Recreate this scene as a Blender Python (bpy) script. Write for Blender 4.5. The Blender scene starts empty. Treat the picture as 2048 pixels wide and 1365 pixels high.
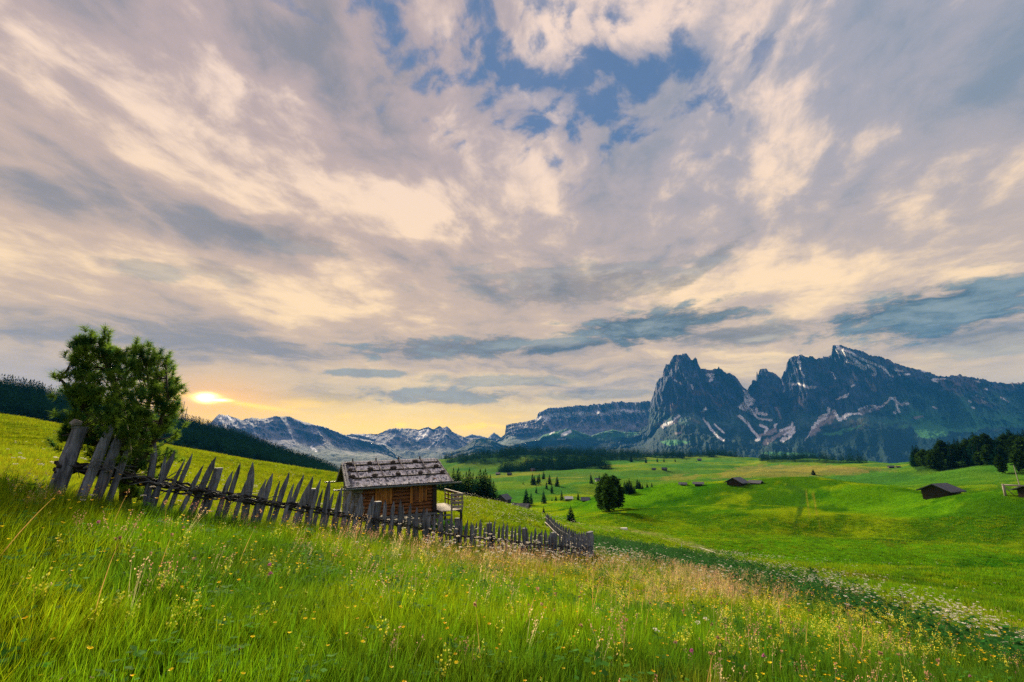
import bpy, math, random
import numpy as np
from math import radians, sin, cos, pi
rng = np.random.default_rng(7)
random.seed(7)
S = bpy.context.scene
COL = S.collection

# ---------------------------------------------------------------- camera
TILT = radians(13.2); F = 910.0; EYE = 1.6
cam = bpy.data.cameras.new('camera'); camo = bpy.data.objects.new('camera', cam); COL.objects.link(camo)
cam.lens = 16.0; cam.sensor_width = 36; cam.clip_start = 0.1; cam.clip_end = 60000
camo.location = (0, 0, EYE); camo.rotation_euler = (pi/2+TILT, 0, 0)
S.camera = camo
S.view_settings.view_transform = 'Standard'; S.view_settings.look = 'None'
S.view_settings.exposure = EXPOSURE = 1.25; S.view_settings.gamma = 1; S.view_settings.use_curve_mapping = False
S.cycles.max_bounces = 6; S.cycles.diffuse_bounces = 2; S.cycles.glossy_bounces = 1
S.cycles.transmission_bounces = 3; S.cycles.volume_bounces = 1; S.cycles.transparent_max_bounces = 8
S.cycles.use_denoising = False; S.cycles.caustics_reflective = False; S.cycles.caustics_refractive = False

def ray(px, py):
    """horizontal azimuth (0 = +Y, + = right) and tan(elevation) of a photograph pixel"""
    px = np.asarray(px, float); py = np.asarray(py, float)
    u = (px-1024)/F; v = (682.5-py)/F
    Y = cos(TILT)-v*sin(TILT); Z = sin(TILT)+v*cos(TILT)
    return np.arctan2(u, Y), Z/np.hypot(u, Y)
def pt(px, py, r):
    a, t = ray(px, py)
    return np.array([r*np.sin(a), r*np.cos(a), EYE+r*t])
def proj(x, y, z):
    z = np.asarray(z)-EYE
    d = y*cos(TILT)+z*sin(TILT); w = z*cos(TILT)-y*sin(TILT)
    d = np.where(d < .01, .01, d)
    return 1024+F*x/d, 682.5-F*w/d

# ---------------------------------------------------------------- node helper
class NB:
    def __init__(s, tree): s.t = tree; s.n = tree.nodes; s.l = tree.links
    def node(s, typ, **kw):
        n = s.n.new(typ)
        for k, v in kw.items(): setattr(n, k, v)
        return n
    def put(s, sock, v):
        if isinstance(v, X): s.l.new(v.s, sock)
        elif v is not None:
            if hasattr(sock.default_value, '__len__') and not hasattr(v, '__len__'): v = (v,)*len(sock.default_value)
            if hasattr(v, '__len__') and len(v) == 3 and len(sock.default_value) == 4: v = (*v, 1)
            sock.default_value = v
    def m(s, op, a, b=None, c=None, clamp=False):
        n = s.node('ShaderNodeMath', operation=op, use_clamp=clamp)
        s.put(n.inputs[0], a)
        if b is not None: s.put(n.inputs[1], b)
        if c is not None: s.put(n.inputs[2], c)
        return X(s, n.outputs[0])
    def smooth(s, x, lo, hi, a=0., b=1.):
        n = s.node('ShaderNodeMapRange', interpolation_type='SMOOTHSTEP')
        s.put(n.inputs[0], x); s.put(n.inputs[1], lo); s.put(n.inputs[2], hi); s.put(n.inputs[3], a); s.put(n.inputs[4], b)
        return X(s, n.outputs[0])
    def mix(s, f, a, b, mode='MIX'):
        n = s.node('ShaderNodeMix', data_type='RGBA', blend_type=mode)
        s.put(n.inputs[0], f); s.put(n.inputs[6], a); s.put(n.inputs[7], b)
        return X(s, n.outputs[2])
    def vec(s, x, y, z):
        n = s.node('ShaderNodeCombineXYZ')
        for i, v in enumerate((x, y, z)): s.put(n.inputs[i], v)
        return X(s, n.outputs[0])
    def vm(s, op, a, b=None):
        n = s.node('ShaderNodeVectorMath', operation=op)
        s.put(n.inputs[0], a)
        if b is not None: s.put(n.inputs[3 if op == 'SCALE' else 1], b)
        return X(s, n.outputs[0])
    def noise(s, v, scale=1, detail=4, rough=.5, dist=0, col=False, typ='FBM'):
        n = s.node('ShaderNodeTexNoise'); n.noise_type = typ; n.noise_dimensions = '3D'
        if v is not None: s.put(n.inputs['Vector'], v)
        n.inputs['Scale'].default_value = scale; n.inputs['Detail'].default_value = detail
        n.inputs['Roughness'].default_value = rough; n.inputs['Distortion'].default_value = dist
        return X(s, n.outputs['Color' if col else 'Fac'])
    def attr(s, name, kind='GEOMETRY', out='Color'):
        n = s.node('ShaderNodeAttribute', attribute_name=name, attribute_type=kind)
        return X(s, n.outputs[out])
    def ramp(s, f, stops):
        n = s.node('ShaderNodeValToRGB'); e = n.color_ramp.elements
        while len(e) < len(stops): e.new(.5)
        for i, (p, c) in enumerate(stops): e[i].position = p; e[i].color = (*c, 1)
        s.put(n.inputs[0], f); return X(s, n.outputs[0])
class X:
    def __init__(s, b, sock): s.b = b; s.s = sock
    def __add__(s, o): return s.b.m('ADD', s, o)
    __radd__ = __add__
    def __sub__(s, o): return s.b.m('SUBTRACT', s, o)
    def __rsub__(s, o): return s.b.m('SUBTRACT', o, s)
    def __mul__(s, o): return s.b.m('MULTIPLY', s, o)
    __rmul__ = __mul__
    def __truediv__(s, o): return s.b.m('DIVIDE', s, o)

def lin(r, g, b):
    f = lambda c: (c/255/12.92) if c/255 <= .04045 else ((c/255+.055)/1.055)**2.4
    return (f(r), f(g), f(b))

# ---------------------------------------------------------------- sky
SUN_AZ, SUN_T = ray(415, 795)
SUN_AZ = float(SUN_AZ); SUN_EL = math.atan(float(SUN_T))
LAMP_EL = radians(23.0); LAMP_AZ = radians(-22)
world = bpy.data.worlds.new('World'); S.world = world; world.use_nodes = True
wt = world.node_tree; wt.nodes.clear(); B = NB(wt)
STR = 0.1
def build_sky():
    tc = X(B, B.node('ShaderNodeTexCoord').outputs['Generated'])
    sep = B.node('ShaderNodeSeparateXYZ'); wt.links.new(tc.s, sep.inputs[0])
    x, y, z = (X(B, sep.outputs[i]) for i in range(3))
    az = B.m('ARCTAN2', x, y)*57.29578
    el = B.m('ARCSINE', z)*57.29578
    sky = B.node('ShaderNodeTexSky', sky_type='NISHITA'); sky.sun_disc = False
    sky.sun_elevation = LAMP_EL; sky.sun_rotation = LAMP_AZ
    sky.altitude = 2000; sky.air_density = 1.0; sky.dust_density = 1.0; sky.ozone_density = 2.0
    nish = X(B, sky.outputs[0])
    # cloud sheet coordinates: directions projected on a high plane, turned so the bands run away to the right
    zz = B.m('MAXIMUM', z, -0.02)+0.13
    cx0, cy0 = x/zz, y/zz
    cr, sr = cos(.30), sin(.30)
    cx, cy = cx0*cr-cy0*sr, cx0*sr+cy0*cr
    wc = B.vm('SUBTRACT', B.noise(B.vec(cx*1.1, cy*.8, 3.1), 1.0, 4, .55, col=True), (.5, .5, .5))
    ws = B.node('ShaderNodeSeparateXYZ'); wt.links.new(wc.s, ws.inputs[0])
    wx, wy = cx+X(B, ws.outputs[0])*.42, cy+X(B, ws.outputs[1])*.5
    streak = B.noise(B.vec(wx*2.6, wy*1.75, .5), 1.3, 9, .56)     # long bands running away from the viewer
    puff = B.noise(B.vec(wx*7.0, wy*5.2, 4.5), 1.5, 7, .58)        # small puffs
    broad = B.noise(B.vec(wx*.8+2, wy*.5, 8.5), 1.0, 4, .5)
    # low bands close to the horizon, stretched sideways
    lc = B.vm('SUBTRACT', B.noise(B.vec(az*.09, el*.22, 1.7), 1.0, 4, .55, col=True), (.5, .5, .5))
    ls = B.node('ShaderNodeSeparateXYZ'); wt.links.new(lc.s, ls.inputs[0])
    lx, ly = X(B, ls.outputs[0]), X(B, ls.outputs[1])
    low = B.noise(B.vec(az*.06+lx*1.1, el*.30+ly*1.4, 5.5), 1.5, 8, .58)
    low2 = B.noise(B.vec(az*.24+lx*1.2, el*.75+ly*1.3, 2.5), 1.3, 7, .62)
    def spl(px, py, rx, ry, rot=0):
        """soft 0..1 hill round a sky direction, sizes in photograph pixels turned into degrees"""
        a0, t0 = ray(px, py); a0 = math.degrees(a0); e0 = math.degrees(math.atan(t0))
        a1, t1 = ray(px+rx, py); a2, t2 = ray(px, py-ry)
        ra = abs(math.degrees(a1)-a0)+.01; re = abs(math.degrees(math.atan(t2))-e0)+.01
        c, s_ = cos(rot), sin(rot)
        da, de = az-a0, el-e0
        p = (da*c+de*s_)/ra; q = (de*c-da*s_)/re
        return B.m('EXPONENT', (p*p+q*q)*-1.0)
    up = B.smooth(el, 3., 42.)                                       # 0 near horizon, 1 high
    right = B.smooth(az, -30., 45.)
    # tones of the sheet
    dark = B.mix(up, lin(148, 138, 138), lin(136, 136, 148))
    dark = B.mix(right*up, dark, lin(124, 139, 160))
    mid = B.mix(up, lin(208, 178, 154), lin(180, 163, 165))
    mid = B.mix(right*up, mid, lin(158, 158, 172))
    lite = B.mix(up, lin(255, 218, 168), lin(234, 210, 196))
    t = B.mix(B.smooth(el, 8., 24.), low, streak)
    # large soft placements
    bias = (spl(790, 405, 170, 52)*.42+spl(640, 610, 420, 55)*.26+spl(1450, 560, 420, 60)*.22+spl(200, 210, 260, 80, -.45)*.20+spl(820, 470, 200, 14)*.2
            +spl(520, 260, 260, 90, -.4)*.07 +spl(1260, 60, 200, 80)*.16
            -spl(0, 330, 330, 80, -.3)*.24+spl(250, 470, 200, 40, -.3)*.1-spl(300, 380, 300, 40, -.3)*.12-spl(380, 20, 360, 100)*.10-spl(950, 350, 170, 70)*.06-spl(1750, 330, 500, 110, .3)*.18-spl(1950, 100, 300, 160)*.18
            -spl(130, 660, 520, 55)*.2-spl(560, 480, 150, 22)*.10-spl(1330, 560, 180, 22, .3)*.18-spl(980, 600, 200, 40)*.13
            -spl(520, 770, 300, 22)*.1+spl(1240, 850, 500, 40)*.06+spl(1600, 640, 200, 60)*.04)
    t = .50+(t-.5)*1.55+bias+(puff-.5)*.74*up+(low2-.5)*.28*(1-up)+(broad-.5)*.55
    base = B.mix(B.smooth(t, .12, .58), dark, mid)
    base = B.mix(B.smooth(t, .54, .88), base, lite)
    # blue opening, with puffs drifting over it
    hole = B.m('MAXIMUM', spl(1110, 180, 400, 190, -.05), spl(860, 60, 230, 160)*.8)
    hole = B.m('MAXIMUM', hole, spl(1270, 250, 160, 90)*.85)
    hole = B.m('MAXIMUM', hole, spl(560, 0, 260, 30)*.4)
    hp = B.noise(B.vec(wx*2.8, wy*2.4, 6.5), 4.2, 6, .55)
    hb = B.noise(B.vec(wx*.9, wy*.7, 2.5), 2.1, 3, .5)
    hm = B.smooth(hole*1.25-B.smooth(hp*.7+hb*.3, .36, .62)*.9, .02, .72)*.92
    blue = B.mix(.75, B.vm('SCALE', nish, .45), tuple(q/STR/2**EXPOSURE for q in lin(88, 124, 170)))
    # horizon glow
    glow = spl(760, 852, 380, 52)
    glow2 = spl(600, 842, 520, 50)
    g = B.m('MAXIMUM', glow, glow2)*B.smooth(low2+low, .65, 1.05, 1, .55)
    base = B.mix(B.m('MINIMUM', g*1.2, .97), base, tuple(q*1.55 for q in lin(255, 204, 34)))
    base = B.mix(spl(1000, 800, 1500, 60)*.5*B.smooth(low, .35, .6), base, lin(255, 218, 146))
    # dark teal clouds low over the mountains
    def cloud(px, py, rx, ry, rot=0, k=1.):
        return B.smooth(spl(px, py, rx*1.35, ry*1.35, rot)+(low2-.5)*1.6+(low-.5)*.6, .36, .80)*k
    bank = cloud(1880, 625, 330, 50, .08)
    for a in ((1300, 655, 190, 32, .05, .95), (920, 697, 190, 20, .05, .9), (1130, 690, 150, 16, .1, .8), (740, 748, 80, 8, .03, .75), (880, 792, 130, 16, 0, .75),
              (1010, 762, 130, 11, 0, .6), (1480, 672, 150, 22, 0, .6), (300, 542, 70, 20, 0, .5), (560, 480, 130, 24, 0, .4), (1980, 680, 200, 30, 0, .5), (1150, 570, 240, 40, 0, .45),
              (1390, 545, 110, 16, .5, .5), (440, 545, 90, 20, 0, .35), (1200, 790, 130, 10, 0, .45), (2300, 600, 400, 60, 0, .8)):
        bank = B.m('MAXIMUM', bank, cloud(*a))
    teal = B.mix(B.smooth(az, -15., 8.), lin(112, 112, 120), lin(24, 74, 98))
    teal = B.mix(B.smooth(low*.6+low2*.4, .42, .62), teal, lin(118, 136, 148))
    base = B.mix(bank*.92, base, teal)
    # veil of grey on the far left, above the fir wood
    base = B.mix(spl(60, 770, 360, 75)*.6, base, lin(176, 162, 168))
    # sun seen through a slit between two cloud layers
    slit = spl(450, 803, 95, 4.2, -.12)*B.smooth(low2, .3, .5, .3, 1.)
    base = B.mix(B.m('MINIMUM', slit*1.1, 1), base, tuple(c*2.4 for c in lin(255, 200, 50)))
    halo = spl(430, 800, 130, 44)
    base = B.mix(halo*.75, base, tuple(q*1.5 for q in lin(255, 182, 30)))
    core = B.m('MAXIMUM', spl(413, 796, 15, 6), spl(430, 800, 20, 2.2)*.55)
    base = B.mix(B.m('MINIMUM', core*1.6, 1), base, (14., 10., 4.5))
    base = B.mix(spl(418, 797, 30, 9)*.75, base, (2.6, 1.5, .28))
    # above and behind the frame the sheet simply goes on; below the horizon: dull ground haze
    base = B.mix(B.smooth(z, -.01, -.06), base, lin(130, 130, 125))
    # the sheet glows more, and warmer, towards the horizon (the air in between takes part of it back)
    k = B.m('EXPONENT', B.m('MAXIMUM', el, 0)*(-1/14.))
    base = B.mix(1, base, B.vec(k*.46+1.20, k*.50+1.16, k*.12+1.12), 'MULTIPLY')
    em = B.vm('SCALE', base, 1/STR/2**EXPOSURE)
    col = B.mix(hm*B.smooth(el, 8, 14), em, blue)
    bg = B.node('ShaderNodeBackground'); B.put(bg.inputs[0], col); bg.inputs[1].default_value = STR
    out = B.node('ShaderNodeOutputWorld'); wt.links.new(bg.outputs[0], out.inputs[0])
build_sky()
world.cycles.sampling_method = 'MANUAL'; world.cycles.sample_map_resolution = 512

sun = bpy.data.lights.new('sun', 'SUN'); sun.energy = 5.0; sun.angle = radians(14); sun.color = (1, .84, .55)
suno = bpy.data.objects.new('sun', sun); COL.objects.link(suno)
d_ = (math.sin(LAMP_AZ)*cos(LAMP_EL), math.cos(LAMP_AZ)*cos(LAMP_EL), sin(LAMP_EL))
from mathutils import Vector, Matrix, Euler
suno.rotation_euler = Vector(d_).to_track_quat('Z', 'Y').to_euler(); suno.location = (0, 0, 60)

# ---------------------------------------------------------------- numpy noise
def _h(ix, iy, s):
    n = (ix.astype(np.int64)*374761393+iy.astype(np.int64)*668265263+s*974634777) & 0xffffffff
    n = ((n ^ (n >> 13))*1274126177) & 0xffffffff
    n = ((n ^ (n >> 16))*2246822519) & 0xffffffff
    return ((n ^ (n >> 15)) & 0xffffff)/float(0xffffff)
def vnoise(x, y, s=0):
    x = np.asarray(x, float); y = np.asarray(y, float)
    ix = np.floor(x); iy = np.floor(y); fx = x-ix; fy = y-iy
    fx = fx*fx*fx*(fx*(fx*6-15)+10); fy = fy*fy*fy*(fy*(fy*6-15)+10)
    a = _h(ix, iy, s); b = _h(ix+1, iy, s); c = _h(ix, iy+1, s); d = _h(ix+1, iy+1, s)
    return (a*(1-fx)+b*fx)*(1-fy)+(c*(1-fx)+d*fx)*fy
def fbm(x, y, o=4, s=0, g=.5, ridged=False):
    t = 0; a = 1; n = 0
    for k in range(o):
        v = vnoise(x*2**k+k*17.3, y*2**k+k*9.1, s+k)
        if ridged: v = 1-np.abs(2*v-1)
        t = t+a*v; n += a; a *= g
    return t/n
def pchip(xk, yk, x):
    """monotone cubic; xk, yk: arrays (K, N) per column, x: (M,) shared -> (M, N)"""
    K, N = xk.shape
    h = np.diff(xk, axis=0); d = np.diff(yk, axis=0)/h
    m = np.zeros_like(yk)
    w1 = 2*h[1:]+h[:-1]; w2 = h[1:]+2*h[:-1]
    same = d[:-1]*d[1:] > 0
    with np.errstate(divide='ignore', invalid='ignore'):
        hm = (w1+w2)/(w1/d[:-1]+w2/d[1:])
    m[1:-1] = np.where(same, hm, 0); m[0] = d[0]; m[-1] = d[-1]
    out = np.zeros((len(x), N))
    for k in range(K-1):
        lo, hi = xk[k], xk[k+1]
        X_ = x[:, None]
        sel = (X_ >= lo) & (X_ <= hi) if k else (X_ <= hi)
        if k == K-2: sel = X_ >= lo
        t = np.clip((X_-lo)/h[k], 0, 1)
        v = (2*t**3-3*t**2+1)*yk[k]+(t**3-2*t**2+t)*h[k]*m[k]+(-2*t**3+3*t**2)*yk[k+1]+(t**3-t**2)*h[k]*m[k+1]
        out = np.where(sel, v, out)
    return out

# ---------------------------------------------------------------- terrain
FA = pt(110, 1025, 8.5)[:2]; FC = pt(1180, 1125, 20.)[:2]            # the two ends of the near fence, in plan
def fence_r(px, py):
    a = ray(px, py)[0]; d = np.array([np.sin(a), np.cos(a)]); e = FC-FA
    M = np.array([d, -e]).T
    return float(np.linalg.solve(M, FA)[0])
near = [(p, q, fence_r(p, q)) for p, q in ((110, 1025), (300, 1048), (500, 1068), (700, 1085), (850, 1102), (1000, 1116), (1100, 1121), (1180, 1125))]
LINES = [
 # just behind the fence / ditch side of the foreground
 [(-300, 965, 10), (0, 985, 9)]+near+[(1300, 1142, 20), (1400, 1160, 18.5), (1500, 1180, 17), (1600, 1210, 15), (1750, 1262, 12.5), (1900, 1318, 10.5), (2048, 1370, 9.0), (2350, 1420, 8)],
 [(-300, 930, 20), (0, 952, 18), (354, 985, 18), (500, 1010, 19), (700, 1045, 24), (900, 1052, 27), (1000, 1066, 27), (1100, 1090, 28), (1180, 1112, 25), (1300, 1128, 25),
  (1400, 1152, 22), (1500, 1172, 20), (1600, 1198, 18), (1750, 1248, 15.2), (1900, 1302, 13), (2048, 1352, 11.5), (2350, 1400, 10.5)],
 [(-300, 870, 45), (0, 895, 45), (354, 935, 42), (500, 965, 40), (700, 1003, 38), (900, 1018, 35), (1000, 1034, 35), (1100, 1056, 38), (1180, 1088, 40), (1300, 1100, 42),
  (1400, 1115, 42), (1600, 1142, 36), (1800, 1180, 31), (2048, 1240, 27), (2350, 1290, 25)],
 [(-300, 800, 95), (0, 828, 90), (120, 848, 85), (354, 893, 75), (500, 922, 70), (670, 950, 62), (800, 975, 52), (915, 998, 45), (1000, 1012, 45), (1080, 1033, 48), (1160, 1058, 58),
  (1300, 1072, 70), (1500, 1080, 72), (1700, 1090, 68), (2048, 1118, 62), (2350, 1140, 60)],
 [(-300, 840, 200), (0, 860, 190), (354, 918, 180), (670, 980, 150), (915, 1028, 115), (1000, 1036, 112), (1080, 1040, 110), (1150, 1040, 104), (1217, 1021, 118), (1300, 1012, 118),
  (1500, 1022, 110), (1700, 1030, 105), (2048, 1050, 95), (2350, 1060, 92)],
 [(-300, 860, 350), (0, 885, 350), (354, 930, 350), (670, 995, 300), (915, 1012, 230), (1000, 1010, 210), (1080, 1012, 190), (1150, 1010, 180), (1217, 994, 172), (1310, 975, 168), (1400, 968, 162),
  (1600, 966, 150), (1800, 972, 130), (1900, 980, 116), (2048, 988, 110), (2350, 1000, 105)],
 [(-300, 830, 480), (0, 855, 470), (120, 870, 460), (354, 905, 480), (500, 935, 500), (670, 985, 430), (915, 1004, 330), (1000, 1001, 290), (1100, 998, 270), (1217, 996, 250), (1310, 988, 240), (1400, 982, 230),
  (1600, 980, 225), (1800, 986, 200), (2048, 992, 175), (2350, 1000, 170)],
 [(-300, 785, 620), (0, 808, 620), (120, 835, 630), (354, 872, 690), (500, 908, 720), (670, 968, 600), (800, 985, 500), (915, 985, 430), (1000, 976, 420), (1100, 966, 450), (1217, 960, 480), (1400, 952, 500), (1600, 952, 460),
  (1750, 955, 400), (1850, 950, 330), (1950, 940, 300), (2048, 932, 290), (2350, 915, 280)],
 [(-300, 755, 740), (0, 784, 760), (60, 792, 770), (120, 814, 800), (370, 852, 900), (400, 858, 920), (500, 893, 950), (600, 925, 980), (670, 952, 950), (800, 960, 900), (915, 946, 900), (1000, 942, 900), (1100, 933, 950),
  (1300, 929, 980), (1500, 933, 930), (1700, 936, 700), (1800, 938, 520), (1850, 928, 440), (1950, 910, 430), (2048, 893, 430), (2350, 860, 430)],
 [(-300, 850, 1300), (0, 860, 1400), (370, 900, 1500), (670, 950, 1450), (800, 940, 1450), (890, 921, 1450), (960, 909, 1500), (1010, 906, 1500), (1100, 902, 1560), (1280, 911, 1560), (1500, 913, 1500), (1650, 923, 1350),
  (1750, 931, 1100), (1830, 930, 800), (1900, 917, 650), (2048, 892, 600), (2350, 860, 600)],
]
def build_lines():
    az_k = np.radians(np.linspace(-56, 56, 1121))
    R, Z = [], []
    for L in LINES:
        p = np.array(L, float); a, t = ray(p[:, 0], p[:, 1])
        o = np.argsort(a); a, t, r = a[o], t[o], p[o, 2]
        r = np.exp(np.interp(az_k, a, np.log(r))); t = np.interp(az_k, a, t)
        k = np.hanning(25); k /= k.sum()
        sm = lambda q: np.convolve(np.pad(q, 12, mode='edge'), k, 'valid')
        r, t = sm(r), sm(t)
        R.append(r); Z.append(EYE+r*t)
    return az_k, np.array(R), np.array(Z)
AZK, RK, ZK = build_lines()
def add_near(R, Z, A):
    r0 = np.full((1, len(A)), .8); zz = lambda r: 0.1-(.125*np.sin(A)+.02*np.cos(A))*r
    r1 = np.full((1, len(A)), 3.2)
    n = len(A)
    far = np.array([[2600]*n, [4000]*n, [7000]*n, [10400]*n], float)
    zf = np.array([[-260]*n, [-300]*n, [-320]*n, [-400]*n], float)
    return np.vstack([r0, r1, R, far]), np.vstack([zz(r0), zz(r1), Z, zf])
def undul(x, y, r):
    u = (fbm(x/3.1, y/3.1, 3, 3)-.5)*.16*np.clip((r-4)/8, 0, 1)
    u = u+(fbm(x/36, y/17, 3, 5)-.5)*3.4*np.clip((r-30)/50, 0, 1)*np.clip((x+5)/25, .35, 1)
    u = u+(fbm(x/85, y/60, 4, 9)-.5)*11*np.clip((r-170)/200, 0, 1)
    u = u+(fbm(x/260, y/280, 4, 19)-.5)*20*np.clip((r-600)/500, 0, 1)
    w_ = 12*(fbm(x/38, y*0+3, 2, 77)-.5)*2
    for r0, A, w, x0 in ((62, 1.25, 5., 8), (92, 1.5, 9., 14), (42, .7, 4., 9), (128, 1.3, 8., 25)): u = u-np.exp(-((r-r0-w_*r0/62)/w)**2)*A*np.clip((x-x0)/12, 0, 1)                 # little terrace edge
    return u
def make_grid():
    inner = np.radians(np.arange(-55, 55.01, .125))
    outer = np.radians(np.arange(58, 303, 4.))
    A = np.concatenate([inner, outer])
    Ac = np.where(A > pi, A-2*pi, A)
    # periodic interpolation of the feature lines
    xs = np.concatenate([AZK, [AZK[0]+2*pi]])
    def per(q): return np.interp(A, xs, np.concatenate([q, [q[0]]]))
    R = np.array([np.exp(per(np.log(q))) for q in RK]); T = np.array([per((z-EYE)/r) for z, r in zip(ZK, RK)])
    Z = EYE+R*T
    R, Z = add_near(R, Z, A)
    rr = np.concatenate([[.02], np.exp(np.linspace(math.log(.6), math.log(10400), 460))])
    zz = pchip(np.log(R), Z, np.log(rr))
    zz[0] = .1
    X_ = rr[:, None]*np.sin(A)[None]; Y_ = rr[:, None]*np.cos(A)[None]
    zz = zz+undul(X_, Y_, rr[:, None])
    return A, rr, X_, Y_, zz
GA, GR, GX, GY, GZ = make_grid()
_ni = len(np.arange(-55, 55.01, .125))
def ground(x, y):
    """height of the ground sheet (view sector) at points"""
    x = np.atleast_1d(np.asarray(x, float)); y = np.atleast_1d(np.asarray(y, float))
    a = np.arctan2(x, y); r = np.hypot(x, y)
    fa = np.clip((np.degrees(a)+55)/.125, 0, _ni-1.001); fr = np.clip(1+(np.log(np.maximum(r, .6))-math.log(.6))/(math.log(10400)-math.log(.6))*459, 1, 459.999)
    ia = fa.astype(int); ir = fr.astype(int); u = fa-ia; v = fr-ir
    return (GZ[ir, ia]*(1-u)+GZ[ir, ia+1]*u)*(1-v)+(GZ[ir+1, ia]*(1-u)+GZ[ir+1, ia+1]*u)*v
def gpt(px, r, py=960):
    a = float(ray(px, py)[0]); x, y = r*math.sin(a), r*math.cos(a)
    return Vector((x, y, float(ground(x, y)[0])))
def gpt_py(px, py, r0, r1):
    """first ground point seen at that pixel between two distances"""
    a, t = ray(px, py); rs = np.exp(np.linspace(math.log(r0), math.log(r1), 400))
    z = ground(rs*math.sin(a), rs*math.cos(a)); f = z-(EYE+rs*float(t))
    i = np.argmax(f > 0) if (f > 0).any() else int(np.argmax(f))
    r = rs[i]; return Vector((r*math.sin(a), r*math.cos(a), float(z[i])))
def inpoly(px, py, poly):
    c = np.zeros(np.shape(px), bool); n = len(poly)
    for i in range(n):
        x0, y0 = poly[i]; x1, y1 = poly[(i+1) % n]
        if y0 == y1: continue
        k = ((y0 > py) != (y1 > py)) & (px < (x1-x0)*(py-y0)/(y1-y0)+x0)
        c ^= k
    return c
def segdist(px, py, line):
    d = np.full(np.shape(px), 1e9)
    for (x0, y0), (x1, y1) in zip(line[:-1], line[1:]):
        L = (x1-x0)**2+(y1-y0)**2+1e-9
        t = np.clip(((px-x0)*(x1-x0)+(py-y0)*(y1-y0))/L, 0, 1)
        d = np.minimum(d, np.hypot(px-x0-t*(x1-x0), py-y0-t*(y1-y0)))
    return d

# ---------------------------------------------------------------- mesh helpers
def big_mesh(name, V, Q, mat=None, smooth=True):
    """V (n,3), Q (m,k) equal-sided faces"""
    me = bpy.data.meshes.new(name); V = np.ascontiguousarray(V, np.float32); Q = np.ascontiguousarray(Q, np.int32)
    m, k = Q.shape
    me.vertices.add(len(V)); me.vertices.foreach_set('co', V.ravel())
    me.loops.add(m*k); me.loops.foreach_set('vertex_index', Q.ravel())
    me.polygons.add(m); me.polygons.foreach_set('loop_start', np.arange(0, m*k, k, dtype=np.int32))
    me.polygons.foreach_set('loop_total', np.full(m, k, np.int32))
    me.polygons.foreach_set('use_smooth', np.full(m, smooth))
    if mat: me.materials.append(mat)
    me.update(calc_edges=True); return me
def vcol(me, name, C):
    a = me.color_attributes.new(name, 'FLOAT_COLOR', 'POINT')
    C = np.asarray(C, np.float32)
    if C.shape[1] == 3: C = np.hstack([C, np.ones((len(C), 1), np.float32)])
    a.data.foreach_set('color', np.ascontiguousarray(C).ravel())
def link(o, parent=None, **props):
    COL.objects.link(o)
    if parent: o.parent = parent
    for k, v in props.items():
        if v: o[k] = v
    return o
def mobj(name, me, parent=None, **props): return link(bpy.data.objects.new(name, me), parent, **props)
class MB:
    """collects simple solids into one mesh"""
    def __init__(s): s.v = []; s.f = []; s.mi = []
    def add(s, vs, fs, mi=0):
        b = len(s.v); s.v += [tuple(v) for v in vs]; s.f += [tuple(i+b for i in f) for f in fs]; s.mi += [mi]*len(fs)
    def box(s, x0, x1, y0, y1, z0, z1, M=None, mi=0, j=0.):
        vs = [Vector((x, y, z)) for z in (z0, z1) for y in (y0, y1) for x in (x0, x1)]
        if j: vs = [v+Vector((random.uniform(-j, j), random.uniform(-j, j), random.uniform(-j, j))) for v in vs]
        if M: vs = [M @ v for v in vs]
        s.add(vs, [(0, 2, 3, 1), (4, 5, 7, 6), (0, 1, 5, 4), (2, 6, 7, 3), (0, 4, 6, 2), (1, 3, 7, 5)], mi)
    def tube(s, pts, rad, n=8, mi=0, flat=1.0, cap=True, jit=0):
        pts = [Vector(p) for p in pts]
        if not hasattr(rad, '__len__'): rad = [rad]*len(pts)
        b = len(s.v); prev = None
        for i, p in enumerate(pts):
            d = (pts[min(i+1, len(pts)-1)]-pts[max(i-1, 0)]).normalized()
            a = Vector((0, 0, 1)) if abs(d.z) < .9 else Vector((1, 0, 0))
            if prev is not None: a = prev
            u = d.cross(a).normalized() if prev is None else (prev-d*prev.dot(d)).normalized()
            prev = u; w = d.cross(u)
            for k in range(n):
                an = 2*pi*k/n; q = rad[i]*(1+random.uniform(-jit, jit))
                s.v.append(tuple(p+u*cos(an)*q+w*sin(an)*q*flat))
        for i in range(len(pts)-1):
            for k in range(n):
                k2 = (k+1) % n
                s.f.append((b+i*n+k, b+i*n+k2, b+(i+1)*n+k2, b+(i+1)*n+k)); s.mi.append(mi)
        if cap:
            s.f.append(tuple(b+k for k in range(n))[::-1]); s.mi.append(mi)
            s.f.append(tuple(b+(len(pts)-1)*n+k for k in range(n))); s.mi.append(mi)
    def mesh(s, name, mats, smooth=False):
        me = bpy.data.meshes.new(name); me.from_pydata(s.v, [], s.f)
        for m in (mats if isinstance(mats, (list, tuple)) else [mats]): me.materials.append(m)
        me.polygons.foreach_set('material_index', s.mi)
        me.polygons.foreach_set('use_smooth', [smooth]*len(s.f)); me.update(); return me
    def obj(s, name, mats, parent=None, smooth=False, **props): return mobj(name, s.mesh(name, mats, smooth), parent, **props)
def empty(name, loc, rot=(0, 0, 0), **props):
    o = bpy.data.objects.new(name, None); o.empty_display_size = .3; o.location = loc; o.rotation_euler = rot
    return link(o, None, **props)

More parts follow.
